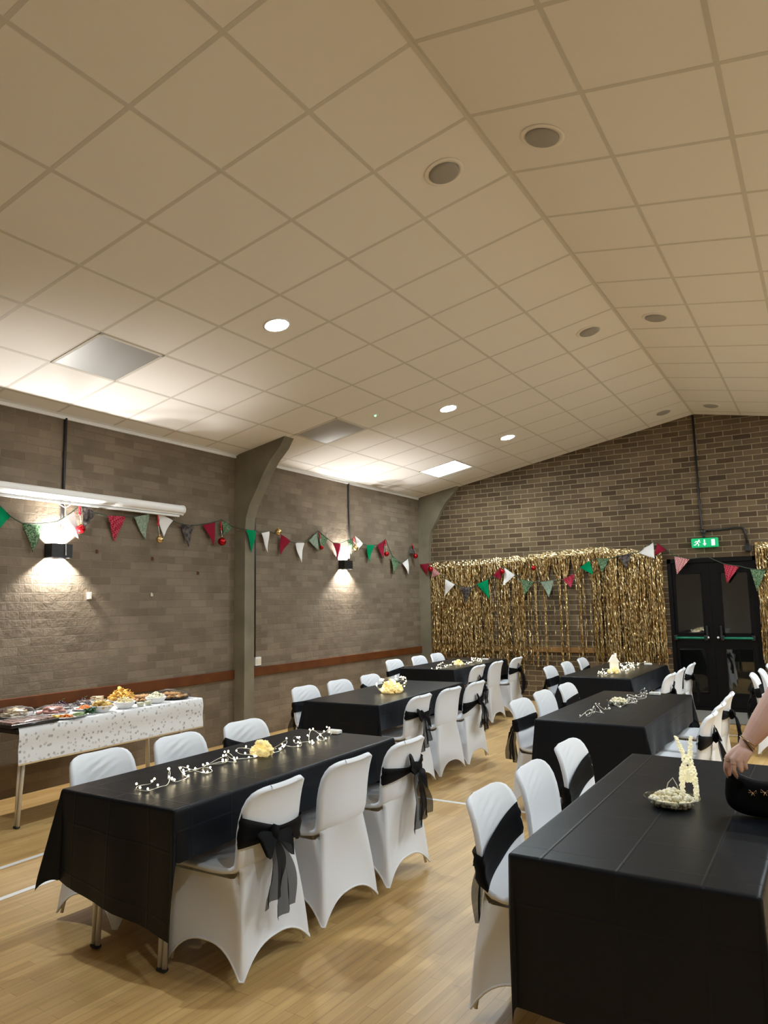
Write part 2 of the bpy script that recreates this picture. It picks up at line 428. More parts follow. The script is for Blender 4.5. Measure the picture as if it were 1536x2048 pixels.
b = MB(); b.box((XR / 2, (YB + YF) / 2, -0.05), (XR + 0.4, YB - YF + 0.4, 0.1))
tag(b.build('floor', M_floor), kind='structure')
b = MB(); b.box((-0.1, (YB + YF) / 2, ZE / 2), (0.2, YB - YF + 0.4, ZE))
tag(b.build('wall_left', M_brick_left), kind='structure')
b = MB(); b.box((XR + 0.1, (YB + YF) / 2, ZE / 2), (0.2, YB - YF + 0.4, ZE))
tag(b.build('wall_right', M_plaster), kind='structure')
# far gable wall with the doorway left open
DX0, DX1, DZ = 3.885, 5.005, 2.03
b = MB()
b.prism([(0, 0), (DX0, 0), (DX0, roof(DX0)), (0, roof(0))], 'y', YB, YB + 0.2)
b.prism([(DX0, DZ), (DX1, DZ), (DX1, roof(DX1)), (RX, ZR), (DX0, roof(DX0))], 'y', YB, YB + 0.2)
b.prism([(DX1, 0), (XR, 0), (XR, roof(XR)), (DX1, roof(DX1))], 'y', YB, YB + 0.2)
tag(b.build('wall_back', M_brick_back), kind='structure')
b = MB(); b.prism([(0, 0), (XR, 0), (XR, ZE), (RX, ZR), (0, ZE)], 'y', YF - 0.2, YF)
tag(b.build('wall_front', M_plaster), kind='structure')
b = MB()
b.prism([(-0.2, ZE - 0.2 * TS), (RX, ZR), (XR + 0.2, ZE - 0.2 * TS), (XR + 0.2, ZE + 0.3), (RX, ZR + 0.3), (-0.2, ZE + 0.3)], 'y', YF - 0.2, YB + 0.2)
tag(b.build('ceiling', M_tile), kind='structure')

# ceiling grid: main tees along the hall, cross tees up the slope, wall angle at the eaves
def slope_box(mb, k0, k1, j0, j1, th):
    """flat bar on the ceiling between tile coordinates"""
    c = (slope_pt(k0, j0) + slope_pt(k1, j1)) / 2 if (k0 + k1) != 0 else None
    side = -1 if (k0 + k1) < 0 else 1
    c = slope_pt((k0 + k1) / 2, (j0 + j1) / 2, th / 2 - 0.001)
    mb.box(c, (abs(k1 - k0) * T, abs(j1 - j0) * T, th), slope_M(side))
g = MB()
JA, JB = (YF - Y0) / T, (YB - Y0) / T
bw = 0.024 / T
for side in (-1, 1):
    for k in range(1, 8):
        slope_box(g, side * (k - bw / 2), side * (k + bw / 2), JA, JB, 0.0025)
    for j in range(int(math.ceil(JA)), int(JB) + 1):
        slope_box(g, side * 0.02, side * 7.39, j - bw / 2, j + bw / 2, 0.002)
for side in (-1, 1):
    slope_box(g, side * 0.001, side * 0.03, JA, JB, 0.004)
tag(g.build('trim_1', M_tbar), kind='structure')
b = MB()
b.box((0.011, (YB + YF) / 2, ZE - 0.014), (0.022, YB - YF, 0.034)); b.box((0.032, (YB + YF) / 2, ZE + 0.002), (0.04, YB - YF, 0.004), slope_M(-1))
tag(b.build('trim_2', M_trimwhite), kind='structure')

# portal frame legs: straight leg, then a quarter sweep up into the roof
def haunch(name, y0, y1, d, reach):
    pts = [(0.0, 0.0), (d, 0.0), (d, 2.36), (d + 0.012, 2.50), (0.235, 2.66), (0.325, 2.80), (0.43, 2.985), (0.53, 3.125), (0.675, 3.265), (reach, roof(reach) + 0.01), (0.0, ZE + 0.005)]
    b = MB(); b.prism(pts, 'y', y0, y1)
    return tag(b.build(name, M_concrete), kind='structure')
haunch('concrete_pillar', 6.165, 6.325, 0.163, 0.75)
haunch('concrete_pillar', 10.57, 10.66, 0.19, 0.75)
haunch('concrete_pillar', 1.77, 1.93, 0.163, 0.75)
b = MB()
b.box((0.1655, 6.245, 2.74), (0.003, 0.02, 0.02))
for (y0, y1) in ((1.935, 6.16), (6.33, 10.565), (YF, 1.765)):
    b = MB(); b.rbox((0.0125, (y0 + y1) / 2, 0.738), (0.025, y1 - y0, 0.10), 0.004)
    tag(b.build('dado_rail_left', M_rail), kind='structure')
b = MB(); b.rbox(((0.2 + DX0 - 0.02) / 2, YB - 0.0125, 0.763), (DX0 - 0.22, 0.025, 0.078), 0.004)
tag(b.build('dado_rail_back', M_railback), kind='structure')

# white court lines painted on the floor
def line(x0, y0, x1, y1):
    b = MB(); b.box(((x0 + x1) / 2, (y0 + y1) / 2, 0.0008), (x1 - x0, y1 - y0, 0.0016))
    tag(b.build('court_line', M_trimwhite), kind='structure')
line(1.475, YF + .5, 1.515, 5.09)
line(1.92, YF + .5, 1.96, 4.3)
line(1.475, 5.09, 7.2, 5.13)
line(4.2, 8.87, 7.2, 8.91)

# ------------------------------------------------------------------ doors
dr = tag(empty('door_1', ((DX0 + DX1) / 2, YB, 0)), kind='structure')
DC = (DX0 + DX1) / 2
b = MB()
fy = 0.06
b.box((DX0 + 0.025 - DC, fy, DZ / 2), (0.05, 0.12, DZ)); b.box((DX1 - 0.025 - DC, fy, DZ / 2), (0.05, 0.12, DZ)); b.box((0, fy, DZ - 0.03), (DX1 - DX0, 0.12, 0.06))
b.box((0, fy - 0.02, 0.02), (DX1 - DX0, 0.16, 0.04))
b.build('door_frame', M_doorpaint, dr)
def leaf(x0, x1, gx0, gx1, flip):
    lf = MB(); t = 0.045; yc = 0.05; z0, z1 = 0.045, DZ - 0.065
    def bx(a, c, zz0, zz1, dy=t): lf.box(((a + c) / 2 - DC, yc, (zz0 + zz1) / 2), (c - a, dy, zz1 - zz0))
    bx(x0, gx0, z0, z1); bx(gx1, x1, z0, z1); bx(gx0, gx1, 1.83, z1); bx(gx0, gx1, 0.82, 1.005); bx(gx0, gx1, z0, 0.22)
    for (za, zb) in ((0.22, 0.82), (1.005, 1.83)):
        for (a, c, zz0, zz1) in ((gx0, gx1, za, za + .014), (gx0, gx1, zb - .014, zb), (gx0, gx0 + .014, za, zb), (gx1 - .014, gx1, za, zb)):
            bx(a, c, zz0, zz1, t + 0.016)
    L = lf.build('door_leaf', M_doorpaint, dr)
    for (za, zb) in ((0.22, 0.82), (1.005, 1.83)):
        MB().box(((gx0 + gx1) / 2 - DC, yc + 0.002, (za + zb) / 2), (gx1 - gx0, 0.006, zb - za)).build('glass_pane', M_glass, L)
    pb = MB(); z = 0.955; xi, xo = (gx1 - 0.01, gx0 - 0.01) if not flip else (gx0 + 0.01, gx1 + 0.01)
    pb.tube([(xo - DC, yc - .085, z), (xi - DC, yc - .085, z)], 0.016, 10)
    bar = pb.build('push_bar', M_greenbar, L)
    br_ = MB()
    for xx in (xo, xi + (0.02 if not flip else -0.02)):
        br_.rbox((xx - DC, yc - .05, z), (0.045, 0.09, 0.07), 0.01)
    br_.rbox((xi + (0.035 if not flip else -0.035) - DC, yc - .04, z + .08), (0.03, 0.05, 0.16), 0.008)
    br_.build('push_bar_bracket', M_black, L)
    kx = 4.353 if not flip else 4.476
    MB().sphere((kx - DC, yc - .07, z + .005), 0.016, 2).build('lock_knob', M_white, L)
leaf(DX0 + 0.05, (4.415), 3.957, 4.316, False)
leaf(4.417, DX1 - 0.05, 4.54, 4.89, True)
b = MB(); b.box((DC, YB + 0.75, 1.2), (3.4, 0.05, 2.8))
# dark brick porch a step outside the doors
tag(b.build('wall_porch', mat('porch_brick_night', (0.10, 0.09, 0.08), 0.9)), kind='structure')

mt = tag(MB().rbox((4.45, 10.10, 0.006), (1.25, 0.95, 0.012), 0.004).build('door_mat', mat('grey_mat', (0.17, 0.155, 0.13), 0.95, bump=(200, 0.003, 0.6))), 'grey entrance mat lying inside the dark double doors', 'door mat')

# exit sign over the doors
sg = tag(empty('exit_sign', (4.40, YB, 2.232), 0), 'green running man exit sign box above the double doors', 'exit sign')
MB().rbox((0, -0.035, 0), (0.335, 0.068, 0.125), 0.012).build('sign_box', M_signgreen, sg)
pc = MB(); yy0, yy1 = -0.0705, -0.0685
# arrow
pc.prism([(-0.008, .042), (.008, .042), (.008, -.012), (.024, -.012), (0, -.043), (-.024, -.012), (-.008, -.012)], 'y', yy0, yy1)
pc.build('arrow_symbol', M_signwhite, sg)
MB().prism([(.085, -.042), (.128, -.042), (.128, .042), (.085, .042)], 'y', yy0, yy1).build('doorway_symbol', M_signwhite, sg)
rm = MB()
rm.prism([(-.068 + .011 * math.cos(q * PI / 6), .034 + .011 * math.sin(q * PI / 6)) for q in range(12)], 'y', yy0, yy1)
for poly in ([(-.085, .024), (-.072, .022), (-.088, -.008), (-.103, -.004)], [(-.088, .022), (-.112, .024), (-.126, .006), (-.118, .002), (-.107, .016), (-.086, .013)],
             [(-.076, .020), (-.062, .004), (-.050, .008), (-.053, .015), (-.060, .012), (-.073, .024)],
             [(-.103, -.002), (-.116, -.020), (-.138, -.022), (-.138, -.030), (-.110, -.030), (-.094, -.006)],
             [(-.098, -.004), (-.080, -.022), (-.084, -.044), (-.074, -.044), (-.068, -.019), (-.087, .000)]):
    rm.prism(poly, 'y', yy0, yy1)
rm.build('running_man_symbol', M_signwhite, sg)

# black conduit on the far wall
b = MB(); b.tube([(RX - 0.012, YB - 0.014, ZR - .02), (RX + 0.003, YB - 0.014, 2.43), (4.388, YB - .014, 2.38)], 0.013, 8)
cj = tag(b.build('conduit_pipe', M_pipe), 'black conduit dropping from the roof ridge to the exit sign', 'conduit pipe')
jb = MB(); jb.lathe([(0, -.02), (.034, -.02), (.036, 0), (.034, .02), (0, .02)], (4.388, YB - .022, 2.385), 14, Matrix.Rotation(PI / 2, 3, 'X')); jb.build('junction_box', M_pipe, cj)
MB().tube([(4.388, YB - .014, 2.37), (4.392, YB - .016, 2.29)], 0.013, 8).build('sign_drop', M_pipe, cj)
b = MB(); b.tube([(4.43, YB - .014, 2.392), (4.80, YB - .014, 2.410), (4.86, YB - .014, 2.408), (4.885, YB - .014, 2.385), (4.898, YB - .014, 2.33), (4.915, YB - .014, 2.20)], 0.013, 8)
c2 = tag(b.build('conduit_pipe', M_pipe), 'black elbow of conduit running right from above the exit sign', 'conduit pipe')
MB().rbox((4.918, YB - .03, 2.135), (0.075, 0.06, 0.10), 0.015).build('cable_gland', M_pipe, c2)

# conduits and lamps on the left wall
def wall_conduit(y, z0, label):
    b = MB(); b.tube([(0.014, y, ZE - .02), (0.014, y, z0)], 0.014, 8)
    tag(b.build('conduit_pipe', M_pipe), label, 'conduit pipe')
wall_conduit(3.955, 2.10, 'black conduit from ceiling to the wall lamp below the screen case')
wall_conduit(8.49, 2.12, 'black conduit from ceiling to the wall lamp near the far corner')
wall_conduit(6.50, 0.905, 'black conduit beside the concrete column, running down to white socket')

def sconce(y, z, label):
    r = tag(empty('wall_lamp', (0, y, z)), label, 'wall lamp', 'black up and down wall lamps')
    wd, hh, dp = 0.205, 0.12, 0.10
    b = MB(); t = 0.005
    b.box((t / 2, 0, 0), (t, wd, hh)); b.box((dp - t / 2, 0, 0), (t, wd, hh))
    b.box((dp / 2, -wd / 2 + t / 2, 0), (dp, t, hh)); b.box((dp / 2, wd / 2 - t / 2, 0), (dp, t, hh)); b.box((dp / 2, 0, 0), (dp - .01, wd - .01, 0.012))
    b.build('lamp_housing', M_black, r)
    for sgn in (1, -1):
        MB().box((0.052, 0, sgn * 0.012), (0.05, 0.12, 0.010)).build('led_strip', M_sconceled, r)
        for dy in (-0.055, 0.055):
            ld = bpy.data.lights.new('lamp_beam', 'SPOT'); ld.energy = L_SCONCE; ld.color = (1.0, 0.985, 0.96)
            ld.spot_size = math.radians(118); ld.spot_blend = 0.35; ld.shadow_soft_size = 0.012
            lo = bpy.data.objects.new('lamp_beam', ld); COL.objects.link(lo); lo.parent = r
            lo.location = (0.058, dy, sgn * 0.026); lo.rotation_euler = (0 if sgn < 0 else PI, 0, 0)
    return r
sconce(3.905, 2.010, 'black wall lamp under the white projector screen case, left')
sconce(8.345, 2.040, 'black wall lamp near the far corner, between small flags')

# projector screen rolled up in its case
sc = tag(empty('projector_screen', (0.085, 3.25, 2.505)), 'long white projector screen case high on the left wall', 'projector screen')
prof = [(.05 * math.cos(q * PI / 10) * 1.0, .048 * math.sin(q * PI / 10)) for q in range(-2, 13)] + [(-.06, .02), (-.06, -.052), (.012, -.052), (.02, -.04)]
b = MB(); b.prism(prof, 'y', -2.6, 2.02); b.build('screen_case', M_trimwhite, sc)
MB().prism([(p[0] * 1.06, p[1] * 1.08) for p in prof], 'y', 2.02, 2.045).build('end_cap', M_white, sc)
MB().rbox((-0.006, -0.3, -0.066), (0.032, 4.6, 0.022), 0.006).build('bottom_bar', M_white, sc)
MB().tube([(0.01, .66, -.078), (0.02, .67, -.11), (0.024, .676, -.20), (0.026, .685, -.50), (.026, .686, -.535)], [.004, .004, .0035, .0035, .006], 6).build('pull_cord', M_white, sc)
MB().tube([(0.0, .60, -.076), (0.01, .64, -.10), (.015, .67, -.115), (0.01, .70, -.10), (0.0, .74, -.076)], .004, 6).build('cord_bridle', M_white, sc)

so = tag(MB().rbox((0.014, 6.555, 0.853), (0.028, 0.10, 0.10), 0.006).build('wall_socket', M_white), 'white wall socket at the foot of the conduit beside the column', 'wall socket')
MB().rbox((0.030, 6.555, 0.853), (0.004, 0.07, 0.06), 0.001).build('socket_plate', M_offwhite, so)
tag(MB().rbox((0.016, 4.255, 1.62), (0.032, 0.035, 0.065), 0.006).build('thermostat', M_offwhite), 'small cream box on the bricks below the left wall lamp', 'thermostat')
# hooks left in the brickwork
for i, (y, z, lb) in enumerate(((4.33, 2.03, 'small brown hook in the bricks right of left wall lamp'), (4.98, 1.99, 'small brown hook in the bricks under a gold bauble'),
                                (5.60, 1.86, 'small brown hook in the bricks, nearest to the column'), (4.98, 1.63, 'small pale hook low on the bricks, above buffet end'))):
    hk = MB(); hk.rbox((0.004, y, z), (0.008, 0.018, 0.035), 0.002); hk.tube([(0.008, y, z + .01), (0.022, y, z + .006), (0.026, y, z - .012), (0.020, y, z - .02)], 0.003, 6)
    tag(hk.build('wall_hook', M_rail if i < 3 else M_offwhite), lb, 'hook')

# ------------------------------------------------------------------ ceiling fittings
def downlight(k, j, label, group='lit round downlights'):
    side = -1 if k < 0 else 1
    r = tag(empty('downlight', slope_pt(k, j, 0.0)), label, 'ceiling light', group)
    r.rotation_euler = (0, side * SL, 0)
    MB().lathe([(.088, 0.002), (.108, 0.0), (.108, -.004), (.098, -.008), (.087, -.006), (.086, 0.0)], n=32).build('trim_ring', M_white, r)
    MB().lathe([(.0, -.009), (.04, -.0088), (.07, -.008), (.085, -.006), (.087, -.003)], n=32).build('diffuser', M_led, r)
downlight(-3.5, 2.53, 'lit round downlight nearest the camera, left ceiling slope')
downlight(-3.5, 7.48, 'lit round downlight left of the lit square panel, middle of three')
downlight(-3.5, 10.42, 'lit round downlight farthest away, above the gold curtain')
for (k, j) in ((-3.5, -1.45), (3.5, -2.5), (3.5, 2.5), (3.5, 7.5), (3.5, 10.4)):  # unseen; the nearest on the right slope is an added fill
    downlight(k, j, 'lit round downlight outside the picture', 'lit round downlights outside the picture')

def panel(k, j, lit, label, group):
    side = -1 if k < 0 else 1
    r = tag(empty('ceiling_panel_light', slope_pt(k, j, 0.0)), label, 'ceiling light', group)
    r.rotation_euler = (0, side * SL, 0)
    MB().box((0, 0, -.003), (0.572, 0.572, 0.006)).build('diffuser', M_ledpanel if lit else M_greypanel, r)
    f = MB(); e = 0.288
    for (cx, cy, dx, dy) in ((0, e, .60, .024), (0, -e, .60, .024), (e, 0, .024, .60), (-e, 0, .024, .60)): f.box((cx, cy, -.0035), (dx, dy, .007))
    f.build('panel_frame', M_tbar, r)
panel(-5.5, 1.5, False, 'unlit grey ceiling panel light, larger and nearer one at left', 'square ceiling panel lights')
panel(-5.5, 6.47, False, 'unlit grey ceiling panel light by the concrete haunch', 'square ceiling panel lights')
panel(-5.5, 11.3, True, 'lit bluish white square panel light near the far wall', 'square ceiling panel lights')
for (k, j) in ((5.5, 11.3), (5.5, 6.5), (5.5, 1.5)):  # unseen panels added; the nearer two brighten the chair fronts
    panel(k, j, True, 'added lit square panel light on the right slope outside the picture', 'added panel lights outside the picture')

def speaker(k, j, label):
    side = -1 if k < 0 else 1
    r = tag(empty('ceiling_speaker', slope_pt(k, j, 0.0)), label, 'ceiling speaker', 'round grey ceiling speakers')
    r.rotation_euler = (0, side * SL, 0)
    MB().lathe([(.088, -.001), (.118, -.001), (.118, -.004), (.11, -.007), (.09, -.007), (.088, -.001)], n=32).build('rim', M_tile, r)
    MB().lathe([(0, -.024), (.05, -.0235), (.075, -.021), (.087, -.015), (.088, -.003)], n=32).build('grille', M_speaker, r)
for (j, where) in ((1.49, 'nearest pair'), (6.48, 'middle pair'), (12.37, 'farthest pair')):
    speaker(-0.5, j, 'round grey ceiling speaker left of the ridge, ' + where)
    speaker(0.5, j, 'round grey ceiling speaker right of the ridge, ' + where)
r = tag(empty('emergency_light', slope_pt(-4.52, 6.5, 0.0)), 'tiny emergency light with green glow between panel and downlight', 'emergency light')
r.rotation_euler = (0, -SL, 0)
MB().lathe([(0, -.006), (.018, -.006), (.026, -.002), (.026, 0.001)], n=16).build('emergency_lens', M_white, r)
MB().sphere((0, 0, -.009), 0.012, 2).build('green_indicator', emission('green_led', (0.15, 1.0, 0.35), 2.5), r)

# ------------------------------------------------------------------ tables under black cloths
TW, TL, TH = 0.70, 1.70, 0.70
def folding_table(name, c, rz, w_, l_, label, group, top=M_board, legdx=0.0):
    r = tag(empty(name, (c[0], c[1], 0), rz), label, 'table', group)
    z = TH - 0.006
    MB().rbox((0, 0, z - 0.012), (w_ - 0.006, l_ - 0.006, 0.022), 0.005).build('tabletop', top, r)
    ap = MB()
    for sx in (-1, 1): ap.box((sx * (w_ / 2 - .06), 0, z - .040), (.02, l_ - .2, .034))
    for sy in (-1, 1): ap.box((0, sy * (l_ / 2 - .1), z - .040), (w_ - .14, .02, .034))
    ap.build('apron', M_black, r)
    for sx in (-1, 1):
        for sy in (-1, 1):
            lg = MB(); x = sx * (w_ / 2 - .13) + legdx; y = sy * (l_ / 2 - .13); xb = sx * (w_ / 2 - .135) + legdx; yb = sy * (l_ / 2 - .115)
            lg.tube([(x - .016, y, z - .03), (xb - .013, yb, 0.015)], 0.0115, 10)
            lg.tube([(x + .016, y - sy * .02, z - .03), (xb + .013, yb, 0.015)], 0.0115, 10)
            L = lg.build('leg', M_steel, r)
            MB().rbox((xb, yb, 0.010), (.048, .027, .014), .004).build('foot_cap', M_rubber, L)
    return r

def cloth_point(a, b, w_, l_, ear, seed, flare=0.02):
    """cloth coordinate (a,b) measured from the middle of the table -> point in table space"""
    hx, hy = w_ / 2 + 0.004, l_ / 2 + 0.004
    ox, oy = max(0, abs(a) - hx), max(0, abs(b) - hy)
    sx, sy = (1 if a >= 0 else -1), (1 if b >= 0 else -1)
    r = 0.012
    z = TH + 0.002
    if ox == 0 and oy == 0:
        return Vector((a, b, z + 0.0012 * noise.noise(Vector((a * 6 + seed, b * 6, 0)))))
    def drop(d):
        # small rounded lip, then a nearly straight fall
        if d < r * 1.57:
            q = d / r; return r * math.sin(q), -r * (1 - math.cos(q))
        return r + (d - r * 1.57) * flare, -r - (d - r * 1.57)
    rip = lambda t, d: 0.010 * min(1, d / 0.2) * math.sin(t * 9 + seed * 2.3) + 0.006 * min(1, d / .2) * math.sin(t * 21 + seed)
    if oy == 0:
        h, dz = drop(ox); return Vector((sx * (hx + h + rip(b, ox)), b, z + dz))
    if ox == 0:
        h, dz = drop(oy); return Vector((a, sy * (hy + h + rip(a, oy)), z + dz))
    rr = math.hypot(ox, oy); ph = math.atan2(oy, ox)
    h, dz = drop(rr)
    e = ear * rr * math.sin(2 * ph) ** 1.3
    hz = -math.sqrt(max(1e-6, dz * dz - (e * .75) ** 2))
    # the fold leaves the corner along its diagonal and turns back along both faces
    ux, uy = math.cos(ph) ** 2, math.sin(ph) ** 2
    return Vector((sx * (hx + h * ux + e * .72), sy * (hy + h * uy + e * .72), z + hz))

def tablecloth(c, rz, w_, l_, over_x0, over_x1, over_y0, over_y1, ears, seed, label, material=None, slant=0.0, name='tablecloth', group='black plastic tablecloths'):
    def axis(h, o0, o1):
        A = [-h - o0 * i / 14 for i in range(14, 0, -1)]
        n = int(2 * h / .06); A += [-h + 2 * h * i / n for i in range(n + 1)]
        A += [h + o1 * i / 14 for i in range(1, 15)]
        return A
    # finer rows at the lip so that the edge is crisp
    def refine(A, h):
        B = sorted(set(A + [s * (h + e) for s in (-1, 1) for e in (0.004, 0.010, 0.016, 0.023)])); return [x for x in B if A[0] <= x <= A[-1]]
    ax = refine(axis(w_ / 2, over_x0, over_x1), w_ / 2); by = refine(axis(l_ / 2, over_y0, over_y1), l_ / 2)
    rows = []; uv = []
    for b_ in by:
        row = []
        for a in ax:
            bq = b_ if b_ > -l_ / 2 else -l_ / 2 + (b_ + l_ / 2) * (1 + slant * a / (w_ / 2))
            row.append(cloth_point(a, bq, w_, l_, ears[(0 if a < 0 else 1) + (0 if b_ < 0 else 2)], seed)); uv.append((a, b_))
        rows.append(row)
    mb = MB(); mb.grid(rows)
    o = mb.build(name, material or M_cloth, None, uv, fix=False)
    o.location = (c[0], c[1], 0); o.rotation_euler = (0, 0, rz)
    return tag(o, label, 'tablecloth', group)

R = math.radians
TABLES = {
    'T1': ((3.115, 2.985), R(0.0), 'front left table, fairy lights down its length'),
    'T2': ((2.270, 5.815), R(2.6), 'left row middle table with yellow glowing pile'),
    'T3': ((1.540, 8.720), R(1.0), 'far left corner table by gold curtain'),
    'T4': ((4.370, 5.705), R(-0.6), 'middle table with unlit pearl string'),
    'T5': ((3.670, 8.460), R(-1.0), 'far table with little white house'),
    'T6': ((5.195, 3.145), R(0.0), 'front right table with reindeer'),
}
OVER = {'T1': (.262, .215, .455, .40, (.22, .12, .2, .2), .12), 'T2': (.215, .215, .46, .40, .22), 'T3': (.215, .215, .42, .38, .2), 'T4': (.215, .215, .50, .40, (.12, .34, .2, .2)), 'T5': (.215, .215, .45, .38, .36), 'T6': (.215, .215, .47, .42, (.02, .08, .1, .1))}
for i, (k, (c, rz, nm)) in enumerate(TABLES.items()):
    folding_table('trestle_table', c, rz, TW, TL, 'folding trestle table under the black cloth, ' + nm, 'trestle tables', legdx=-.045 if k == 'T1' else 0)
    ox0, ox1, oy0, oy1, ear = OVER[k][:5]; slant = OVER[k][5] if len(OVER[k]) > 5 else 0
    tablecloth(c, rz, TW, TL, ox0, ox1, oy0, oy1, ear if isinstance(ear, tuple) else (ear,) * 4, i + 1, slant=slant, label='black plastic cloth draped over the ' + nm)

# ------------------------------------------------------------------ chairs in white stretch covers
# profile of the moulded shell, seat lip to top of the back: (x, z, half width, edge lift)
SHELL = [(.428, .372, .175, .0), (.430, .392, .192, .0), (.420, .408, .200, .002), (.392, .417, .204, .005), (.33, .416, .206, .009), (.26, .411, .206, .012), (.19, .405, .204, .015),
         (.125, .401, .200, .020), (.080, .402, .196, .026), (.048, .412, .194, .032), (.026, .434, .194, .035), (.014, .472, .196, .036), (.008, .53, .199, .036), (.004, .58, .200, .035),
         (-.002, .63, .198, .032), (-.010, .672, .193, .028), (-.019, .703, .184, .022), (-.028, .724, .170, .016), (-.035, .736, .150, .010), (-.040, .7425, .122, .006), (-.043, .745, .085, .003)]
NU = 18
def shell_pt(i, u, off=0.0):
    x, z, hw, lift = SHELL[i]
    a = SHELL[max(0, i - 1)]; b_ = SHELL[min(len(SHELL) - 1, i + 1)]
    tx, tz = b_[0] - a[0], b_[1] - a[1]; L = math.hypot(tx, tz); nx, nz = tz / L, -tx / L      # normal towards sitter: up on the seat, forward on the back
    k = lift * abs(u) ** 2.6 + off
    return Vector((x + nx * k, hw * u, z + nz * k))
def zrow(z):
    """interpolated back row at height z: x, half width, lift"""
    for i in range(9, len(SHELL) - 1):
        if SHELL[i][1] <= z <= SHELL[i + 1][1]:
            t = (z - SHELL[i][1]) / (SHELL[i + 1][1] - SHELL[i][1]); return [SHELL[i][q] + t * (SHELL[i + 1][q] - SHELL[i][q]) for q in (0, 2, 3)]
    return [SHELL[-1][0], SHELL[-1][2], SHELL[-1][3]]

def cover_mesh():
    mb = MB(); n = len(SHELL); us = [-1 + 2 * k / NU for k in range(NU + 1)]
    # finer rows with a few stretch creases near the top of the back
    fr = []
    sub = 3
    for i in range(n - 1):
        for s_ in range(sub):
            t = s_ / sub; row = []
            for u in us:
                p = shell_pt(i, u, .011).lerp(shell_pt(i + 1, u, .011), t)
                if p.x < .02 and .60 < p.z < .735:
                    e = math.sin(PI * (p.z - .60) / .135); cr = math.sin((p.z * 1.0 - p.y * .42) * 150) * math.exp(-((p.y + .02) / .085) ** 2)
                    p.x += .0070 * e * cr
                row.append(p)
            fr.append(row)
    fr.append([shell_pt(n - 1, u, .011) for u in us])
    bk = [[shell_pt(i, u, -.011) for u in us] for i in range(n)]
    # loop around each row: front then back -> closed tube-like shell
    full = []
    bkf = []
    for i in range(n - 1):
        for s_ in range(sub):
            bkf.append([a.lerp(c, s_ / sub) for a, c in zip(bk[i], bk[i + 1])])
    bkf.append(bk[-1])
    for f_, b_ in zip(fr, bkf): full.append(f_ + b_[::-1])
    mb.grid(full, closed=True)
    # rounded rim over the top
    top = full[-1]; c_ = len(us)
    tf, tb = top[:c_], top[c_:][::-1]
    mid = [(a + b_) / 2 + Vector((0, 0, .006)) for a, b_ in zip(tf, tb)]
    mb.grid([tf, mid, tb])
    # stretch skirt from seat to the four feet
    def prof_top(tr):
        K_ = ((0, .445), (.03, .418), (.07, .400), (.14, .397), (1, .399))
        for (a, za_), (c_, zc_) in zip(K_, K_[1:]):
            if a <= tr <= c_: return za_ + (zc_ - za_) * (tr - a) / (c_ - a)
        return .399
    def loop(v):
        """v 0 top, 1 hem"""
        pts = []
        NS = 16
        x0t, x1t, wt = .010, .425, .1945
        x0b, x1b, wb = -.012, .418, .236
        e = v
        x0 = x0t + (x0b - x0t) * e ** 1.25; x1 = x1t + (x1b - x1t) * e; w0 = wt + (wb - wt) * e; w1 = .200 + (.225 - .200) * e
        cor = [Vector((x0, -w0, 0)), Vector((x1, -w1, 0)), Vector((x1, w1, 0)), Vector((x0, w0, 0))]
        rad = .05 * (1 - e) ** 1.5 + .010
        ztop = (.395, .395, .395, .395)
        arch = (.135, .12, .135, .115)
        for sidx in range(4):
            A, B = cor[sidx], cor[(sidx + 1) % 4]
            za, zb = ztop[sidx], ztop[(sidx + 1) % 4]
            d = (B - A); Ln = d.length; dn = d / Ln; nrm = Vector((dn.y, -dn.x, 0))
            for q in range(NS):
                t = (q + .5) / NS; s_ = 2 * t - 1
                p = A + d * t
                # soften the corners, pull the middle of the cloth in
                edge = max(0, (abs(s_) - (1 - 2 * rad / Ln)) / (2 * rad / Ln))
                p = p - nrm * (rad * .45 * edge ** 2) - nrm * (.026 * (1 - s_ * s_) * math.sin(PI * e) + .018 * (1 - s_ * s_) * e)
                hem = .014 + arch[sidx] * max(0, 1 - abs(s_) ** 2.6) ** .95
                tr = {0: t, 1: 1, 2: 1 - t, 3: 0}[sidx]
                zt = prof_top(tr)
                p.z = zt + (hem - zt) * e
                p.x += .036 * (1 - e) ** 3 * min(1, abs(p.y) / .194) ** 2.6 * max(0, 1 - (p.x - .01) / .08)
                pts.append(p)
        return pts
    vv = [0, .06, .14, .24, .36, .5, .64, .78, .9, 1.0]
    loops = [loop(v) for v in vv]
    mb.grid(loops, closed=True)
    return mb, loops[-1]

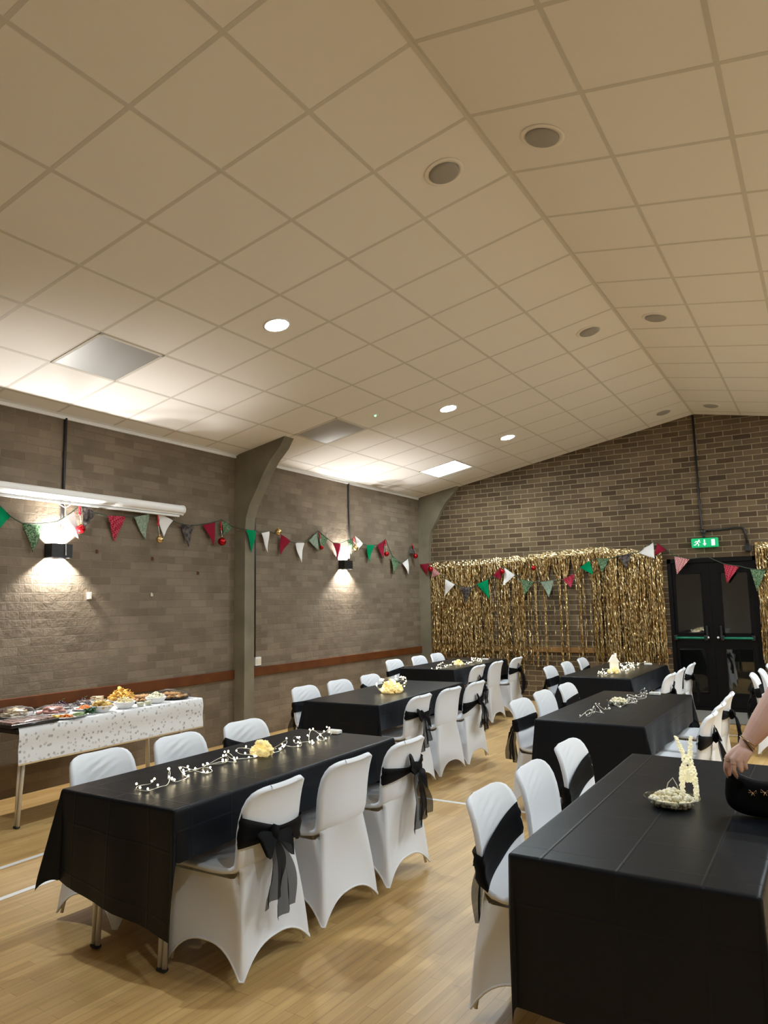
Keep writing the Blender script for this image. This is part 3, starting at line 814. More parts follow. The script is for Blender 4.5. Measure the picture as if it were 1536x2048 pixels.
mbc, hemloop = cover_mesh()
def make_chair(kind):
    r = empty('banquet_chair')
    c = MB(); c.v = list(mbc.v); c.f = list(mbc.f); c.sm = list(mbc.sm)
    cov = c.build('stretch_cover', M_chair, r, fix=False)
    h = MB(); h.tube(hemloop + [hemloop[0], hemloop[1]], .0045, 6, False)
    h.build('elastic_hem', M_hem, cov)
    for i, (x, y) in enumerate(((.004, -.222), (.004, .222), (.405, -.212), (.405, .212))):
        L = MB(); L.tube([(x * .7 + .06, y * .72, .39), (x * .985 + .006, y * .95, .03)], .008, 8)
        L.build('leg', M_steel, r)
    if kind == 'plain': return r
    tilt, zc, hh, tails, seed = {'a': (.00, .585, .090, (.24, .28), 1), 'b': (.055, .548, .125, (.29, .22), 2), 'c': (-.06, .565, .10, (.24, .19), 3), 'd': (.02, .595, .07, (.19, .24), 4)}[kind]
    rows = []
    K = 40
    for v in range(7):
        row = []
        for q in range(K):
            t = q / K
            front = t < .5
            u = -1 + 4 * t if front else 3 - 4 * t
            ht = hh * (1 if front else (.35 + .65 * min(1, abs(u) ** 1.2)))
            z = zc + tilt * u * (1 if front else .7) + (v / 6 - .5) * ht + (.010 * u * u if front else -.0)
            x, hw, lift = zrow(z); k = lift * abs(u) ** 2.6
            puff = .0035 * math.sin(v * 2.3 + u * 3 + seed) + .012
            xx = x + k + (.011 + puff if front else -.011 - puff)
            yy = (hw + .016) * u
            if abs(u) > .93: xx = x + k + (.011 + puff if front else -.011 - puff) * .75
            row.append(Vector((xx, yy, z)))
        rows.append(row)
    s_ = MB(); s_.grid(rows, closed=True)
    sash = s_.build('sash', M_band, r, fix=False)
    x, hw, lift = zrow(zc); kx = x - .030; ky = (-.045, .05, -.03, .03)[seed - 1]
    bow = MB(); bow.lump((kx, ky, zc), .034, seed, .25, (.75, .85, 1.1), 2)
    bow.build('bow_knot', M_band, sash)
    for sg_, ang, ln in ((1, (.5, -.2, .35, .1)[seed - 1], .105), (-1, (-.75, -.5, -.9, -.6)[seed - 1], .115)):
        lp = []; ux, uz = math.cos(ang) * sg_, math.sin(ang)
        for q in range(15):
            a = q / 14 * 2 * PI; rr = .5 - .5 * math.cos(a); th = .030 * math.sin(a) * rr
            wd = .014 + .034 * rr
            cy0, cz0 = ky + ux * ln * rr - uz * th * sg_, zc + uz * ln * rr + ux * th * sg_
            # the ribbon's width runs mostly across the loop, so it reads as a full puffed bow
            lp.append([Vector((kx - .014 - .026 * rr * (1 if a > PI else .3) + .35 * wd * w_, cy0 - uz * wd * w_ * .8 * sg_, cz0 + abs(ux) * wd * w_ * .8)) for w_ in (-1, -.5, 0, .5, 1)])
        b_ = MB(); b_.grid(lp); b_.build('bow_loop', M_band, sash)
    for sg_ in (-1, 1):
        rows = []; Lt = tails[0 if sg_ < 0 else 1]
        for q in range(15):
            t = q / 14; wd = .016 + .046 * t ** .6
            yc = ky + sg_ * (.010 + .034 * t) + .010 * math.sin(t * 6 + seed)
            xc = kx - .018 - .014 * math.sin(PI * t) - .022 * t
            rows.append([Vector((xc + .016 * math.sin(w_ * 5 + t * 4 + seed + sg_) * t ** .5, yc + wd * w_, zc - .01 - Lt * t - (.03 * (w_ + 1) * .5 if q == 14 else 0))) for w_ in (-1, -.66, -.33, 0, .33, .66, 1)])
        b_ = MB(); b_.grid(rows); b_.build('sash_tail', M_organza, sash)
    return r

PROTO = {}
def chair(kind, x, y, face_right, label, jit=0.0, group='chairs in white stretch covers'):
    rz = (0 if face_right else PI) + jit
    if kind not in PROTO:
        PROTO[kind] = make_chair(kind); o = PROTO[kind]
    else:
        o = copy_tree(PROTO[kind])
    o.location = (x, y, 0); o.rotation_euler = (0, 0, rz)
    tag(o, label, 'chair', group)
ORD = ('nearest', 'middle', 'farthest')
CH = [
    ('front left table', 'far', True, 2.44, (2.575, 3.11, 3.67), ('plain', 'plain', 'c')),
    ('front left table', 'near', False, 3.685, (2.52, 3.07, 3.61), ('b', 'plain', 'a')),
    ('left middle table with yellow pile', 'wall', True, 1.575, (5.42, 5.98, 6.55), ('a', 'plain', 'c')),
    ('left middle table with yellow pile', 'aisle', False, 2.845, (5.33, 5.88, 6.42), ('d', 'plain', 'c')),
    ('far left corner table', 'wall', True, 0.80, (8.36, 9.02, 9.58), ('d', 'plain', 'a')),
    ('far left corner table', 'aisle', False, 2.155, (8.02, 8.60, 9.28), ('c', 'plain', 'a')),
    ('middle table with unlit string', 'left', True, 3.70, (5.36, 5.92, 6.50), ('a', 'plain', 'd')),
    ('middle table with unlit string', 'right', False, 5.035, (5.28, 5.76, 6.37), ('a', 'plain', 'd')),
    ('far table with white house', 'left', True, 3.01, (8.10, 8.72, 9.36), ('a', 'plain', 'd')),
    ('far table with white house', 'right', False, 4.345, (7.80, 8.37, 9.05), ('c', 'plain', 'd')),
    ('front right table with reindeer', 'left', True, 4.545, (2.80, 3.30, 3.90), ('b', 'plain', 'b')),
]
rng = random.Random(3)
for (tn, side, fr_, x, ys, kinds) in CH:
    for q, (y, kd) in enumerate(zip(ys, kinds)):
        sash_txt = 'with black sash' if kd != 'plain' else 'without sash'
        chair(kd, x + rng.uniform(-.012, .012), y, fr_, 'white chair %s, %s on %s side of %s' % (sash_txt, ORD[q], side, tn), rng.uniform(-.04, .04))
for q, (x, y) in enumerate(((5.10, 8.02), (5.14, 8.50), (5.17, 9.12))):
    chair(('a', 'plain', 'd')[q], x, y, True, 'white covered chair at right picture edge before the doors, %s of three' % ORD[q], 0.02)

# ------------------------------------------------------------------ gold foil curtains on the far wall
def foil_curtain(x0, x1, ztop0, ztop1, zbot, n, gaps, label, seed, ropes=()):
    rg = random.Random(seed)
    r = tag(empty('foil_fringe_curtain', ((x0 + x1) / 2, YB - .03, 0)), label, 'foil curtain', 'gold foil curtains')
    cx = (x0 + x1) / 2
    hd = []
    K = int((x1 - x0) / .03)
    for v in range(5):
        row = []
        for q in range(K + 1):
            t = q / K; zt = ztop0 + (ztop1 - ztop0) * t - .018 * math.sin(PI * t * 3 + seed) ** 2
            row.append(Vector((x0 + (x1 - x0) * t - cx, -.012 * math.sin(q * 1.3 + v + seed) - .006 * v + rg.uniform(-.004, .004), zt - .095 * v / 4)))
        hd.append(row)
    b = MB(); b.grid(hd, smooth=False); b.build('header_strip', M_foilheader, r, fix=False)
    # strands: narrow twisted ribbons
    s_ = MB()
    for i in range(n):
        t = rg.random(); x = x0 + (x1 - x0) * t
        dens = 1.0
        for (ga, gb, keep) in gaps:
            if ga <= x <= gb: dens = keep
        tgt = None
        zb = zbot + rg.uniform(-.05, .10)
        if rg.random() > dens:
            if ropes and rg.random() < .80:
                tgt = min(ropes, key=lambda q: abs(q[0] - x))
            else:
                zb = ztop0 - rg.uniform(.12, .36)
        zt = ztop0 + (ztop1 - ztop0) * t - .085
        y = -rg.uniform(.004, .045)
        a = rg.uniform(-.6, .6); wd = rg.uniform(.0032, .0055)
        nseg = max(4, int((zt - zb) / .030)); rows = []
        ph = rg.uniform(0, 6); am = rg.uniform(.001, .006)
        if tgt: zb = tgt[1] + rg.uniform(-.05, .12)
        for k in range(nseg + 1):
            f = k / nseg; z = zt + (zb - zt) * f
            xx = x + am * math.sin(f * 9 + ph) + rg.uniform(-.0012, .0012)
            yy = y
            if tgt:
                g = min(1, f / .35); g = g * g * (3 - 2 * g)
                xx = x + (tgt[0] + .012 * math.sin(f * 14 + ph) - x) * g; yy = y * (1 - g) + (-.02 + .012 * math.cos(f * 14 + ph)) * g
            a = a * .80 + rg.uniform(-.9, .9)
            dx, dy = wd * math.cos(a), wd * math.sin(a)
            yj = rg.uniform(-.0028, .0028); rows.append([Vector((xx - dx - cx, yy - dy + yj, z)), Vector((xx + dx - cx, yy + dy + yj, z + rg.uniform(-.002, .002)))])
        s_.grid(rows, smooth=False)
    o = s_.build('fringe', M_gold, r, fix=False); o['kind'] = 'stuff'
    return r
foil_curtain(.06, 1.00, 2.155, 2.165, .66, 330, (), 'gold foil curtain in the left corner, dense and shaggy', 11)
foil_curtain(.97, 1.92, 2.165, 2.20, .56, 270, ((1.28, 1.36, .1), (1.55, 1.62, .2), (1.80, 1.92, .25)), 'gold foil curtain with narrow brick gaps, second from the corner', 12, ((1.50, .50), (1.67, .32), (1.75, .42)))
foil_curtain(1.90, 2.88, 2.21, 2.265, .60, 250, ((1.9, 2.9, .06),), 'thin gold foil curtain twisted into ropes with bricks showing', 13, ((1.98, .55), (2.12, .45), (2.36, .58), (2.45, .62), (2.66, .52), (2.86, .60)))
foil_curtain(2.86, 3.83, 2.27, 2.16, .62, 320, ((2.9, 3.0, .3),), 'dense gold foil curtain just left of the dark doors', 14, ((2.95, .6),))
foil_curtain(5.00, 5.95, 2.21, 2.20, .66, 280, (), 'gold foil curtain right of the dark doors', 15)

# ------------------------------------------------------------------ bunting and baubles
LEFT_FLAGS = [
    ('green', (0.038,3.334,2.385), (0.038,3.467,2.274), (0.038,3.354,2.153)),
    ('holly', (0.038,3.570,2.228), (0.038,3.780,2.246), (0.038,3.671,1.989)),
    ('white', (0.038,3.899,2.274), (0.038,4.053,2.387), (0.038,4.115,2.129)),
    ('paisley', (0.038,4.122,2.462), (0.038,4.279,2.381), (0.038,4.163,2.214)),
    ('gingham', (0.038,4.405,2.369), (0.038,4.610,2.379), (0.038,4.503,2.130)),
    ('sage', (0.038,4.711,2.383), (0.038,4.900,2.435), (0.038,4.863,2.172)),
    ('white', (0.038,5.008,2.446), (0.038,5.207,2.392), (0.038,5.085,2.217)),
    ('paisley', (0.050,5.316,2.364), (0.050,5.506,2.369), (0.050,5.408,2.128)),
    ('red', (0.050,5.626,2.390), (0.050,5.818,2.436), (0.050,5.784,2.170)),
    ('holly', (0.050,5.903,2.463), (0.050,6.096,2.397), (0.050,5.937,2.286)),
    ('green', (0.190,6.150,2.360), (0.190,6.319,2.361), (0.190,6.253,2.106)),
    ('white', (0.050,6.567,2.359), (0.050,6.712,2.390), (0.050,6.694,2.135)),
    ('red', (0.050,6.929,2.367), (0.050,7.114,2.294), (0.050,6.928,2.116)),
    ('white', (0.050,7.225,2.281), (0.050,7.411,2.293), (0.050,7.336,2.038)),
    ('sage', (0.050,7.507,2.338), (0.050,7.704,2.470), (0.050,7.701,2.201)),
    ('holly', (0.050,7.715,2.471), (0.050,7.940,2.376), (0.050,7.745,2.210)),
    ('red', (0.050,8.053,2.331), (0.050,8.236,2.342), (0.050,8.147,2.100)),
    ('holly', (0.050,8.384,2.384), (0.050,8.537,2.425), (0.050,8.500,2.199)),
    ('white', (0.050,8.582,2.461), (0.050,8.783,2.365), (0.050,8.675,2.265)),
    ('green', (0.050,8.876,2.349), (0.050,9.096,2.361), (0.050,8.971,2.110)),
    ('red', (0.050,9.188,2.367), (0.050,9.430,2.473), (0.050,9.354,2.182)),
    ('holly', (0.050,9.615,2.228), (0.050,9.872,2.121), (0.050,9.634,1.962)),
    ('white', (0.050,9.936,2.135), (0.050,10.132,2.215), (0.050,10.120,1.954)),
    ('paisley', (0.050,10.152,2.293), (0.050,10.276,2.454), (0.050,10.368,2.287)),
]
BACK_FLAGS = [
    ('red', (0.025,10.560,2.122), (0.185,10.560,2.132), (0.141,10.560,1.928)),
    ('pink', (0.263,10.560,2.079), (0.401,10.560,1.951), (0.224,10.560,1.900)),
    ('white', (0.489,10.560,1.867), (0.657,10.560,1.773), (0.462,10.560,1.601)),
    ('paisley', (0.744,10.560,1.731), (0.963,10.560,1.725), (0.832,10.560,1.483)),
    ('green', (1.042,10.560,1.766), (1.233,10.560,1.835), (1.235,10.560,1.539)),
    ('red', (1.328,10.560,1.894), (1.467,10.560,2.021), (1.442,10.560,1.821)),
    ('white', (1.521,10.560,2.007), (1.687,10.560,1.889), (1.476,10.560,1.734)),
    ('holly', (1.773,10.560,1.825), (1.975,10.560,1.773), (1.823,10.560,1.581)),
    ('sage', (2.085,10.560,1.773), (2.287,10.560,1.786), (2.206,10.560,1.543)),
    ('gingham', (2.424,10.560,1.797), (2.616,10.560,1.879), (2.546,10.560,1.675)),
    ('green', (2.687,10.560,1.960), (2.839,10.560,2.055), (2.886,10.560,1.850)),
    ('holly', (2.943,10.560,2.084), (3.126,10.560,2.075), (3.015,10.560,1.878)),
    ('paisley', (3.250,10.560,2.105), (3.440,10.560,2.138), (3.362,10.560,1.915)),
    ('white', (3.522,10.560,2.141), (3.740,10.560,2.277), (3.749,10.560,2.046)),
    ('red', (3.797,10.560,2.270), (3.912,10.560,2.163), (3.748,10.560,2.088)),
    ('pink', (4.004,10.560,2.072), (4.206,10.560,2.024), (4.026,10.560,1.814)),
    ('gingham', (4.616,10.560,1.938), (4.806,10.560,1.897), (4.640,10.560,1.673)),
    ('holly', (4.927,10.560,1.860), (5.111,10.560,1.833), (4.987,10.560,1.559)),
]
BAUBLES = [
    ('red', (0.075,4.074,2.441), (0.085,4.096,2.216), 0.039),
    ('gold', (0.075,4.973,2.425), (0.085,4.997,2.178), 0.037),
    ('red', (0.075,5.862,2.441), (0.085,5.878,2.213), 0.046),
    ('gold', (0.075,6.823,2.475), (0.085,6.839,2.389), 0.043),
    ('red', (0.075,7.692,2.452), (0.085,7.732,2.247), 0.027),
    ('gold', (0.075,8.513,2.440), (0.085,8.545,2.285), 0.043),
    ('red', (0.075,9.374,2.460), (0.085,9.393,2.239), 0.038),
    ('red', (0.075,10.214,2.449), (0.085,10.303,2.249), 0.041),
    ('red', (0.210,10.530,2.138), (0.240,10.520,2.038), 0.045),
    ('red', (1.471,10.530,2.036), (1.497,10.520,1.949), 0.039),
    ('red', (1.999,10.530,2.067), (1.999,10.520,1.983), 0.035),
]

def flag_mesh(P, mid_out):
    """two-layer triangle of cloth, slightly cupped, 3 mm thick"""
    A, B_, C_ = [Vector(p) for p in P]
    nrm = (B_ - A).cross(C_ - A).normalized()
    if nrm.dot(mid_out) < 0: nrm = -nrm
    rows = []; N = 8
    for i in range(N + 1):
        v = i / N; l = A.lerp(C_, v); r_ = B_.lerp(C_, v); row = []
        for k in range(7):
            u = k / 6
            p = l.lerp(r_, u) + nrm * (.012 * math.sin(PI * u) * (1 - v * .5) + .010 * math.sin(v * 5 + A.y * 3 + A.x))
            row.append(p)
        rows.append(row)
    return rows, nrm
def bunting(name, flags, out, label, extra=()):
    r = tag(empty(name), label, 'bunting')
    cp = []
    for (c, a, b_, t) in flags: cp += [Vector(a), Vector(b_)]
    cp += [Vector(e) for e in extra]
    key = (lambda p: p.y) if out.x else (lambda p: p.x)
    cp.sort(key=key)
    pts = [cp[0]]
    for p in cp[1:]:
        d = p - pts[-1]
        if d.length > .06:
            for q in (1, 2, 3):
                pts.append(pts[-1] * 1) if False else None
            a = pts[-1]
            for q in (.25, .5, .75): pts.append(a.lerp(p, q) - Vector((0, 0, .10 * d.length * q * (1 - q))))
        pts.append(p)
    b = MB(); b.tube(pts, .0055, 6); b.build('cord', M_cord, r)
    for (c, a, b_, t) in flags:
        rows, nrm = flag_mesh((a, b_, t), out)
        f = MB(); f.grid(rows); f.grid([[p - nrm * .003 for p in row] for row in rows])
        o = f.build('flag', FLAG[c][0], r, fix=False); o['label'] = FLAG[c][1]
    return r
bunting('bunting', LEFT_FLAGS, Vector((1, 0, 0)), 'felt and print bunting strung along the left wall past both lamps')
bunting('bunting', BACK_FLAGS, Vector((0, -1, 0)), 'felt and print bunting strung across gold curtains and doors', ((4.42, 10.56, 2.045), (5.6, 10.56, 1.95)))
BL = ['red bauble on ribbon hanging above left wall lamp', 'gold bauble hanging by white flag below end of screen case', 'red bauble hanging left of the concrete column', 'gold bauble hanging just right of the column top of bunting',
      'small red bauble between two green flags, middle of left wall', 'gold bauble hanging over the far wall lamp', 'red bauble hanging by dark red flag right of far lamp', 'red bauble hanging at the far left corner',
      'red bauble over the left end of gold curtain', 'red bauble between dark red and white flags on gold curtain', 'small red bauble on gold curtain without a flag beside it']
for (c, a, b_, rad), lb in zip(BAUBLES, BL):
    a, b_ = Vector(a), Vector(b_)
    r = tag(empty('bauble', b_), lb, 'bauble', 'baubles hung on the bunting')
    MB().sphere((0, 0, 0), rad, 3).build('ball', M_redball if c == 'red' else M_goldball, r)
    MB().lathe([(0, rad + .014), (.008, rad + .013), (.009, rad - .003), (0, rad - .003)], n=12).build('cap', M_goldball, r)
    L = (a - b_)
    if L.z > rad + .05:
        top = L - Vector((0, 0, 0)); kn = L * .62
        b = MB(); b.tube([Vector((0, 0, rad + .012)), kn], .003, 6); b.build('hanging_loop', M_wire, r)
        b = MB(); b.lump(kn, .016, rad * 100, .3, (.5, 1, 1), 2); b.tube([kn, kn.lerp(top, .5) + Vector((0, .006, 0)), top], [.008, .011, .006], 6); b.build('ribbon', M_redribbon, r)

# ------------------------------------------------------------------ fairy lights and centrepieces
def string_light(c, rz, y0, y1, n, lit, amp, seed, label, batt=True):
    rg = random.Random(seed)
    r = tag(empty('fairy_light_string', (c[0], c[1], TH + .004), rz), label, 'string lights', 'fairy light strings on tables')
    pts = []; K = n * 6
    # a wire that rambles down the table in open loops
    nl = (y1 - y0) / .115
    for k in range(K + 1):
        t = k / K; w_ = 2 * PI * nl * t
        rad = amp * (.75 + .35 * math.sin(t * 23 + seed))
        y = y0 + (y1 - y0) * t + rad * math.sin(w_ + .6 * math.sin(t * 31 + seed))
        x = .03 * math.sin(t * 9 + seed) + rad * math.cos(w_ * .93 + seed)
        z = .004 + .045 * max(0, math.sin(w_ * .71 + seed * 2.1)) ** 2 + .012 * max(0, math.sin(t * 101 + seed)) ** 2
        pts.append(Vector((x, y, z)))
    b = MB(); b.tube(pts, .0017, 5); b.build('wire', M_wire, r)
    me = None
    for q in range(n):
        p = pts[q * 6 + rg.randrange(6)] + Vector((rg.uniform(-.012, .012), rg.uniform(-.012, .012), .003 + rg.uniform(0, .008)))
        if me is None:
            bo = MB().sphere((0, 0, 0), .0047, 1, (1, 1, 1.15)).build('bulb', M_bulb if lit else M_bulbdim, r); me = bo
        else:
            bo = me.copy(); COL.objects.link(bo); bo.parent = r
        bo.location = p
    if batt:
        MB().rbox((pts[-1].x, pts[-1].y + .03, .011), (.085, .05, .022), .005).build('battery_box', M_white, r)
    return r
string_light((3.10, 2.985), 0, -.74, .76, 78, True, .068, 1, 'lit fairy lights strewn along the front left table')
string_light((1.70, 8.65), 0, -.95, .62, 46, True, .06, 2, 'lit fairy lights along the far left corner table')
string_light((4.37, 5.65), -.10, -.66, .78, 48, False, .06, 3, 'unlit white pearl string lights on the middle table')
string_light((3.72, 8.36), -.06, -.55, .74, 64, True, .075, 4, 'bright bunched fairy lights by the white paper house')

def popcorn(mb, c, r0, h, n, rg, size=.012):
    for q in range(n):
        a = rg.uniform(0, 2 * PI); rr = r0 * math.sqrt(rg.random()); zz = h * (1 - (rr / r0) ** 2) * rg.uniform(.35, 1.0); rr = min(rr, r0 * (.60 + .34 * min(1, zz / .022)))
        mb.lump((c[0] + rr * math.cos(a), c[1] + rr * math.sin(a), c[2] + zz), size * rg.uniform(.7, 1.2), rg.uniform(0, 50), .55, (1, 1, .85), 1)
def glass_bowl(x, y, rad, hh, label, handle=False):
    r = tag(empty('glass_bowl', (x, y, TH + .003)), label, 'bowl')
    MB().lathe([(0, .002), (rad * .45, .002), (rad * .72, hh * .3), (rad * .98, hh * .95), (rad * 1.04, hh), (rad * .97, hh), (rad * .70, hh * .36), (rad * .42, .006), (0, .006)], n=28).build('bowl_body', M_bowlglass, r)
    b = MB(); pts = [(rad * 1.03 * math.cos(q * PI / 16), rad * 1.03 * math.sin(q * PI / 16), hh + .001) for q in range(33)]
    b.tube(pts, .0018, 6, False); b.build('rim', M_bowlglass, r)
    return r
def heap(x, y, z, r0, h, n, label, seed, size=.012, material=None):
    rg = random.Random(seed); b = MB(); popcorn(b, (0, 0, 0), r0, h, n, rg, size)
    o = b.build('popcorn', material or M_popcorn, None, fix=False); o.location = (x, y, z)
    return tag(o, label, 'popcorn', None, 'stuff')
# front left table: popcorn heap, glowing by its own material
M_popglow = mat('warm_painted_glow', (0.80, 0.68, 0.36), 0.7, emit=(1.0, .74, .28), es=.24)  # emission standing in for bulb light on popcorn and house doorway
glass_bowl(3.115, 3.07, .070, .035, 'small clear bowl of popcorn among fairy lights, front left table')
heap(3.115, 3.07, TH + .012, .064, .085, 130, 'pale popcorn heaped among lit fairy lights on front left table', 21, .013, M_popglow)
# yellow glowing pile
r = tag(empty('fairy_light_bundle', (2.34, 5.72, TH + .004), 0), 'yellow glowing bundle of fairy lights and popcorn, left middle table', 'string lights')
rg = random.Random(5); b = MB(); popcorn(b, (0, 0, .0), .115, .115, 200, rg, .016); o = b.build('popcorn_heap', M_popglow, r, fix=False); o['kind'] = 'stuff'
b = MB(); pts = []
for k in range(160):
    t = k / 159; pts.append(Vector((.105 * math.sin(t * 41), .10 * math.sin(t * 29 + 1), .02 + .12 * abs(math.sin(t * 23)) * (1 - .3 * t))))
b.tube(pts, .0014, 5); b.build('wire', M_wire, r)
b0 = None
for k in range(34):
    if b0 is None: b0 = MB().sphere((0, 0, 0), .0065, 1).build('bulb', M_bulb, r); q = b0
    else: q = b0.copy(); COL.objects.link(q); q.parent = r
    q.location = pts[k * 4 + 3] + Vector((rg.uniform(-.01, .01), rg.uniform(-.01, .01), .004))
heap(1.68, 8.47, TH + .006, .075, .055, 60, 'small pale popcorn heap on the far left corner table', 22, .014, M_popglow)
glass_bowl(4.345, 5.74, .088, .032, 'clear shallow bowl of popcorn on the middle table')
heap(4.345, 5.74, TH + .012, .076, .048, 110, 'popcorn heaped in the clear bowl on the middle table', 23, .012)
heap(3.72, 8.10, TH + .006, .075, .06, 60, 'popcorn heap below the white paper house, far table', 24, .013, M_popglow)
# little white house lantern; its paper glows itself, no bulbs inside
M_paper = mat('self_glowing_paper', (0.85, 0.83, 0.76), 0.8, emit=(1.0, .9, .65), es=.18)
r = tag(empty('paper_house', (3.705, 8.20, TH + .003), .35), 'little white paper house with pointed roof among fairy lights', 'ornament')
b = MB(); b.rbox((0, 0, .058), (.09, .08, .115), .004); b.build('house_body', M_paper, r)
b = MB(); b.prism([(-.056, .112), (.056, .112), (.012, .185), (-.012, .185)], 'y', -.05, .05); b.build('roof', M_paper, r)
b = MB(); b.box((.02, .0, .185), (.02, .02, .04)); b.build('chimney', M_paper, r)
b = MB(); b.prism([(-.016, .012), (.016, .012), (.016, .055), (0, .068), (-.016, .055)], 'y', -.0425, -.0395); b.build('doorway', M_popglow, r)

# front right table: popcorn bowl and light-up reindeer
glass_bowl(5.195, 3.072, .100, .036, 'clear shallow bowl of popcorn at the feet of the reindeer')
heap(5.195, 3.072, TH + .013, .094, .052, 420, 'popcorn heaped in the clear bowl by the reindeer', 25, .0105)
b = MB(); b.tube([(5.165, 3.12, TH + .045), (5.172, 3.135, TH + .075), (5.190, 3.14, TH + .095), (5.205, 3.135, TH + .07), (5.215, 3.13, TH + .04)], .0022, 6)
tag(b.build('wire_loop', M_wire), 'bent wire loop standing up behind the popcorn bowl', 'wire')

dz = TH + .003
deer = tag(empty('reindeer_figure', (5.238, 3.205, dz), 0.168), 'lit beaded white reindeer figure standing on the front right table', 'ornament')
def beaded(name, segs, rad, dens, seed, material=M_deer):
    """a body of strung beads round a core; segs = list of (p, q, r_p, r_q)"""
    rg = random.Random(seed); b = MB()
    for (p, q, ra, rb) in segs:
        p, q = Vector(p), Vector(q); d = (q - p); L = d.length; ax = d.normalized(); n1 = ax.orthogonal().normalized(); n2 = ax.cross(n1)
        b.tube([p.lerp(q, t / 4) for t in range(5)], [max(.002, (ra + (rb - ra) * t / 4) * .82) for t in range(5)], 10)
        cnt = int(dens * max(6, L * (ra + rb) / (rad * rad) * .9))
        for i in range(cnt):
            t = rg.random(); a = rg.uniform(0, 2 * PI); R_ = ra + (rb - ra) * t
            b.lump(p.lerp(q, t) + (n1 * math.cos(a) + n2 * math.sin(a)) * R_ * .92, rad * rg.uniform(.75, 1.2), rg.uniform(0, 99), .45, (1, 1, 1), 1)
    return b.build(name, material, deer, fix=False)
beaded('body', [((0, -.030, .102), (0, .050, .108), .031, .028), ((0, -.032, .102), (0, -.030, .135), .031, .022)], .0058, 1.4, 31)
beaded('head', [((0, -.030, .135), (0, -.042, .170), .020, .019), ((0, -.042, .166), (0, -.066, .150), .017, .010)], .0052, 1.5, 32)
for sx in (-1, 1):
    beaded('leg', [((sx * .0245, -.036, .094), (sx * .0255, -.040, .004), .0080, .0070)], .0052, 1.3, 40 + sx)
    beaded('leg', [((sx * .0245, .044, .094), (sx * .0255, .048, .004), .0080, .0070)], .0052, 1.3, 50 + sx)
beaded('antler', [((-.012, -.040, .178), (-.024, -.036, .212), .007, .0065), ((-.024, -.036, .212), (-.038, -.036, .250), .0075, .003)], .0046, 1.3, 61)
beaded('antler', [((.012, -.040, .178), (.016, -.036, .214), .007, .0065), ((.016, -.036, .214), (.019, -.036, .252), .0080, .003)], .0046, 1.3, 62)
MB().sphere((.010, -.058, .168), .0035, 1).build('eye', M_deerdark, deer)
MB().sphere((-.010, -.058, .168), .0035, 1).build('eye', M_deerdark, deer)
MB().sphere((0, -.077, .148), .0045, 1).build('nose', M_deerdark, deer)

# ------------------------------------------------------------------ buffet along the left wall
BC, BW, BLn = (0.640, 3.865), 0.68, 1.72
folding_table('buffet_table', BC, 0, BW, BLn, 'long folding buffet table standing against the left wall', None, M_black)
def buffet_cloth():
    z = TH + .002; xf = BC[0] + BW / 2 + .004; y0, y1 = BC[1] - BLn / 2 + .015, BC[1] + BLn / 2 + .004
    us = [(BC[0] - BW / 2, z), (BC[0], z), (xf - .012, z), (xf - .004, z - .003), (xf, z - .012)] + [(xf + .002 + .004 * math.sin(k), z - .012 - .228 * k / 8) for k in range(1, 9)]
    rows = []; uv = []
    acc = [0]
    for a, c in zip(us, us[1:]): acc.append(acc[-1] + math.hypot(c[0] - a[0], c[1] - a[1]))
    N = 40
    for q in range(N + 1):
        y = y0 + (y1 - y0) * q / N
        rows.append([Vector((x + .004 * math.sin(y * 11) * (1 if zz < z - .05 else 0), y, zz)) for (x, zz) in us]); uv += [(a, y) for a in acc]
    b = MB(); b.grid(rows); o = b.build('tablecloth', M_snowcloth, None, uv, fix=False)
    tag(o, 'white silver-dotted cloth hanging over the front of the buffet table', 'tablecloth')
    zb = us[-1][1]
    t = MB(); t.grid([[r_[-1] + Vector((.001, 0, .0)) for r_ in rows], [r_[-1] + Vector((.003, 0, -.010)) for r_ in rows]]); t.build('gold_hem', M_goldtrim, o, fix=False)
buffet_cloth()
ZT = TH + .005
M_film = glass('cling_film', (0.97, 0.97, 0.98), 0.2, 1.45)
M_blackplat = mat('black_platter', (0.015, 0.014, 0.013), 0.3)
M_silver = mat('foil_platter', (0.6, 0.6, 0.6), 0.35, metal=0.9)
M_bread = mat('white_bread', (0.72, 0.62, 0.45), 0.9, var=(40, (0.60, 0.45, 0.28)))
M_pastry = mat('golden_pastry', (0.42, 0.22, 0.09), 0.6, var=(25, (0.58, 0.36, 0.17)))
M_chick = mat('fried_chicken', (0.40, 0.20, 0.07), 0.7, var=(45, (0.56, 0.33, 0.14)))
M_choc = mat('brown_traybake', (0.20, 0.095, 0.065), 0.6, var=(30, (0.27, 0.14, 0.10)))
M_crisp = mat('yellow_crisps', (0.74, 0.50, 0.14), 0.6, var=(40, (0.66, 0.42, 0.12)))
M_tort = mat('orange_tortilla_chips', (0.80, 0.42, 0.06), 0.6, var=(35, (0.78, 0.52, 0.14)))
M_pasta = mat('pale_pasta', (0.72, 0.62, 0.36), 0.6)
M_slaw = mat('coleslaw', (0.80, 0.76, 0.62), 0.6, var=(60, (0.66, 0.66, 0.42)))
M_grape = mat('dark_grapes', (0.045, 0.015, 0.03), 0.25)
M_carrot = mat('carrot', (0.80, 0.27, 0.05), 0.5)
M_pepper = mat('yellow_pepper', (0.80, 0.58, 0.08), 0.4)
M_cucum = mat('cucumber', (0.34, 0.46, 0.20), 0.5)
M_parsley = mat('parsley', (0.02, 0.085, 0.022), 0.6)
M_fillgreen = mat('salad_filling', (0.35, 0.45, 0.12), 0.7)
M_meat = mat('pink_ham', (0.60, 0.30, 0.24), 0.5)
M_porcelain = mat('white_porcelain', (0.80, 0.80, 0.80), 0.25)

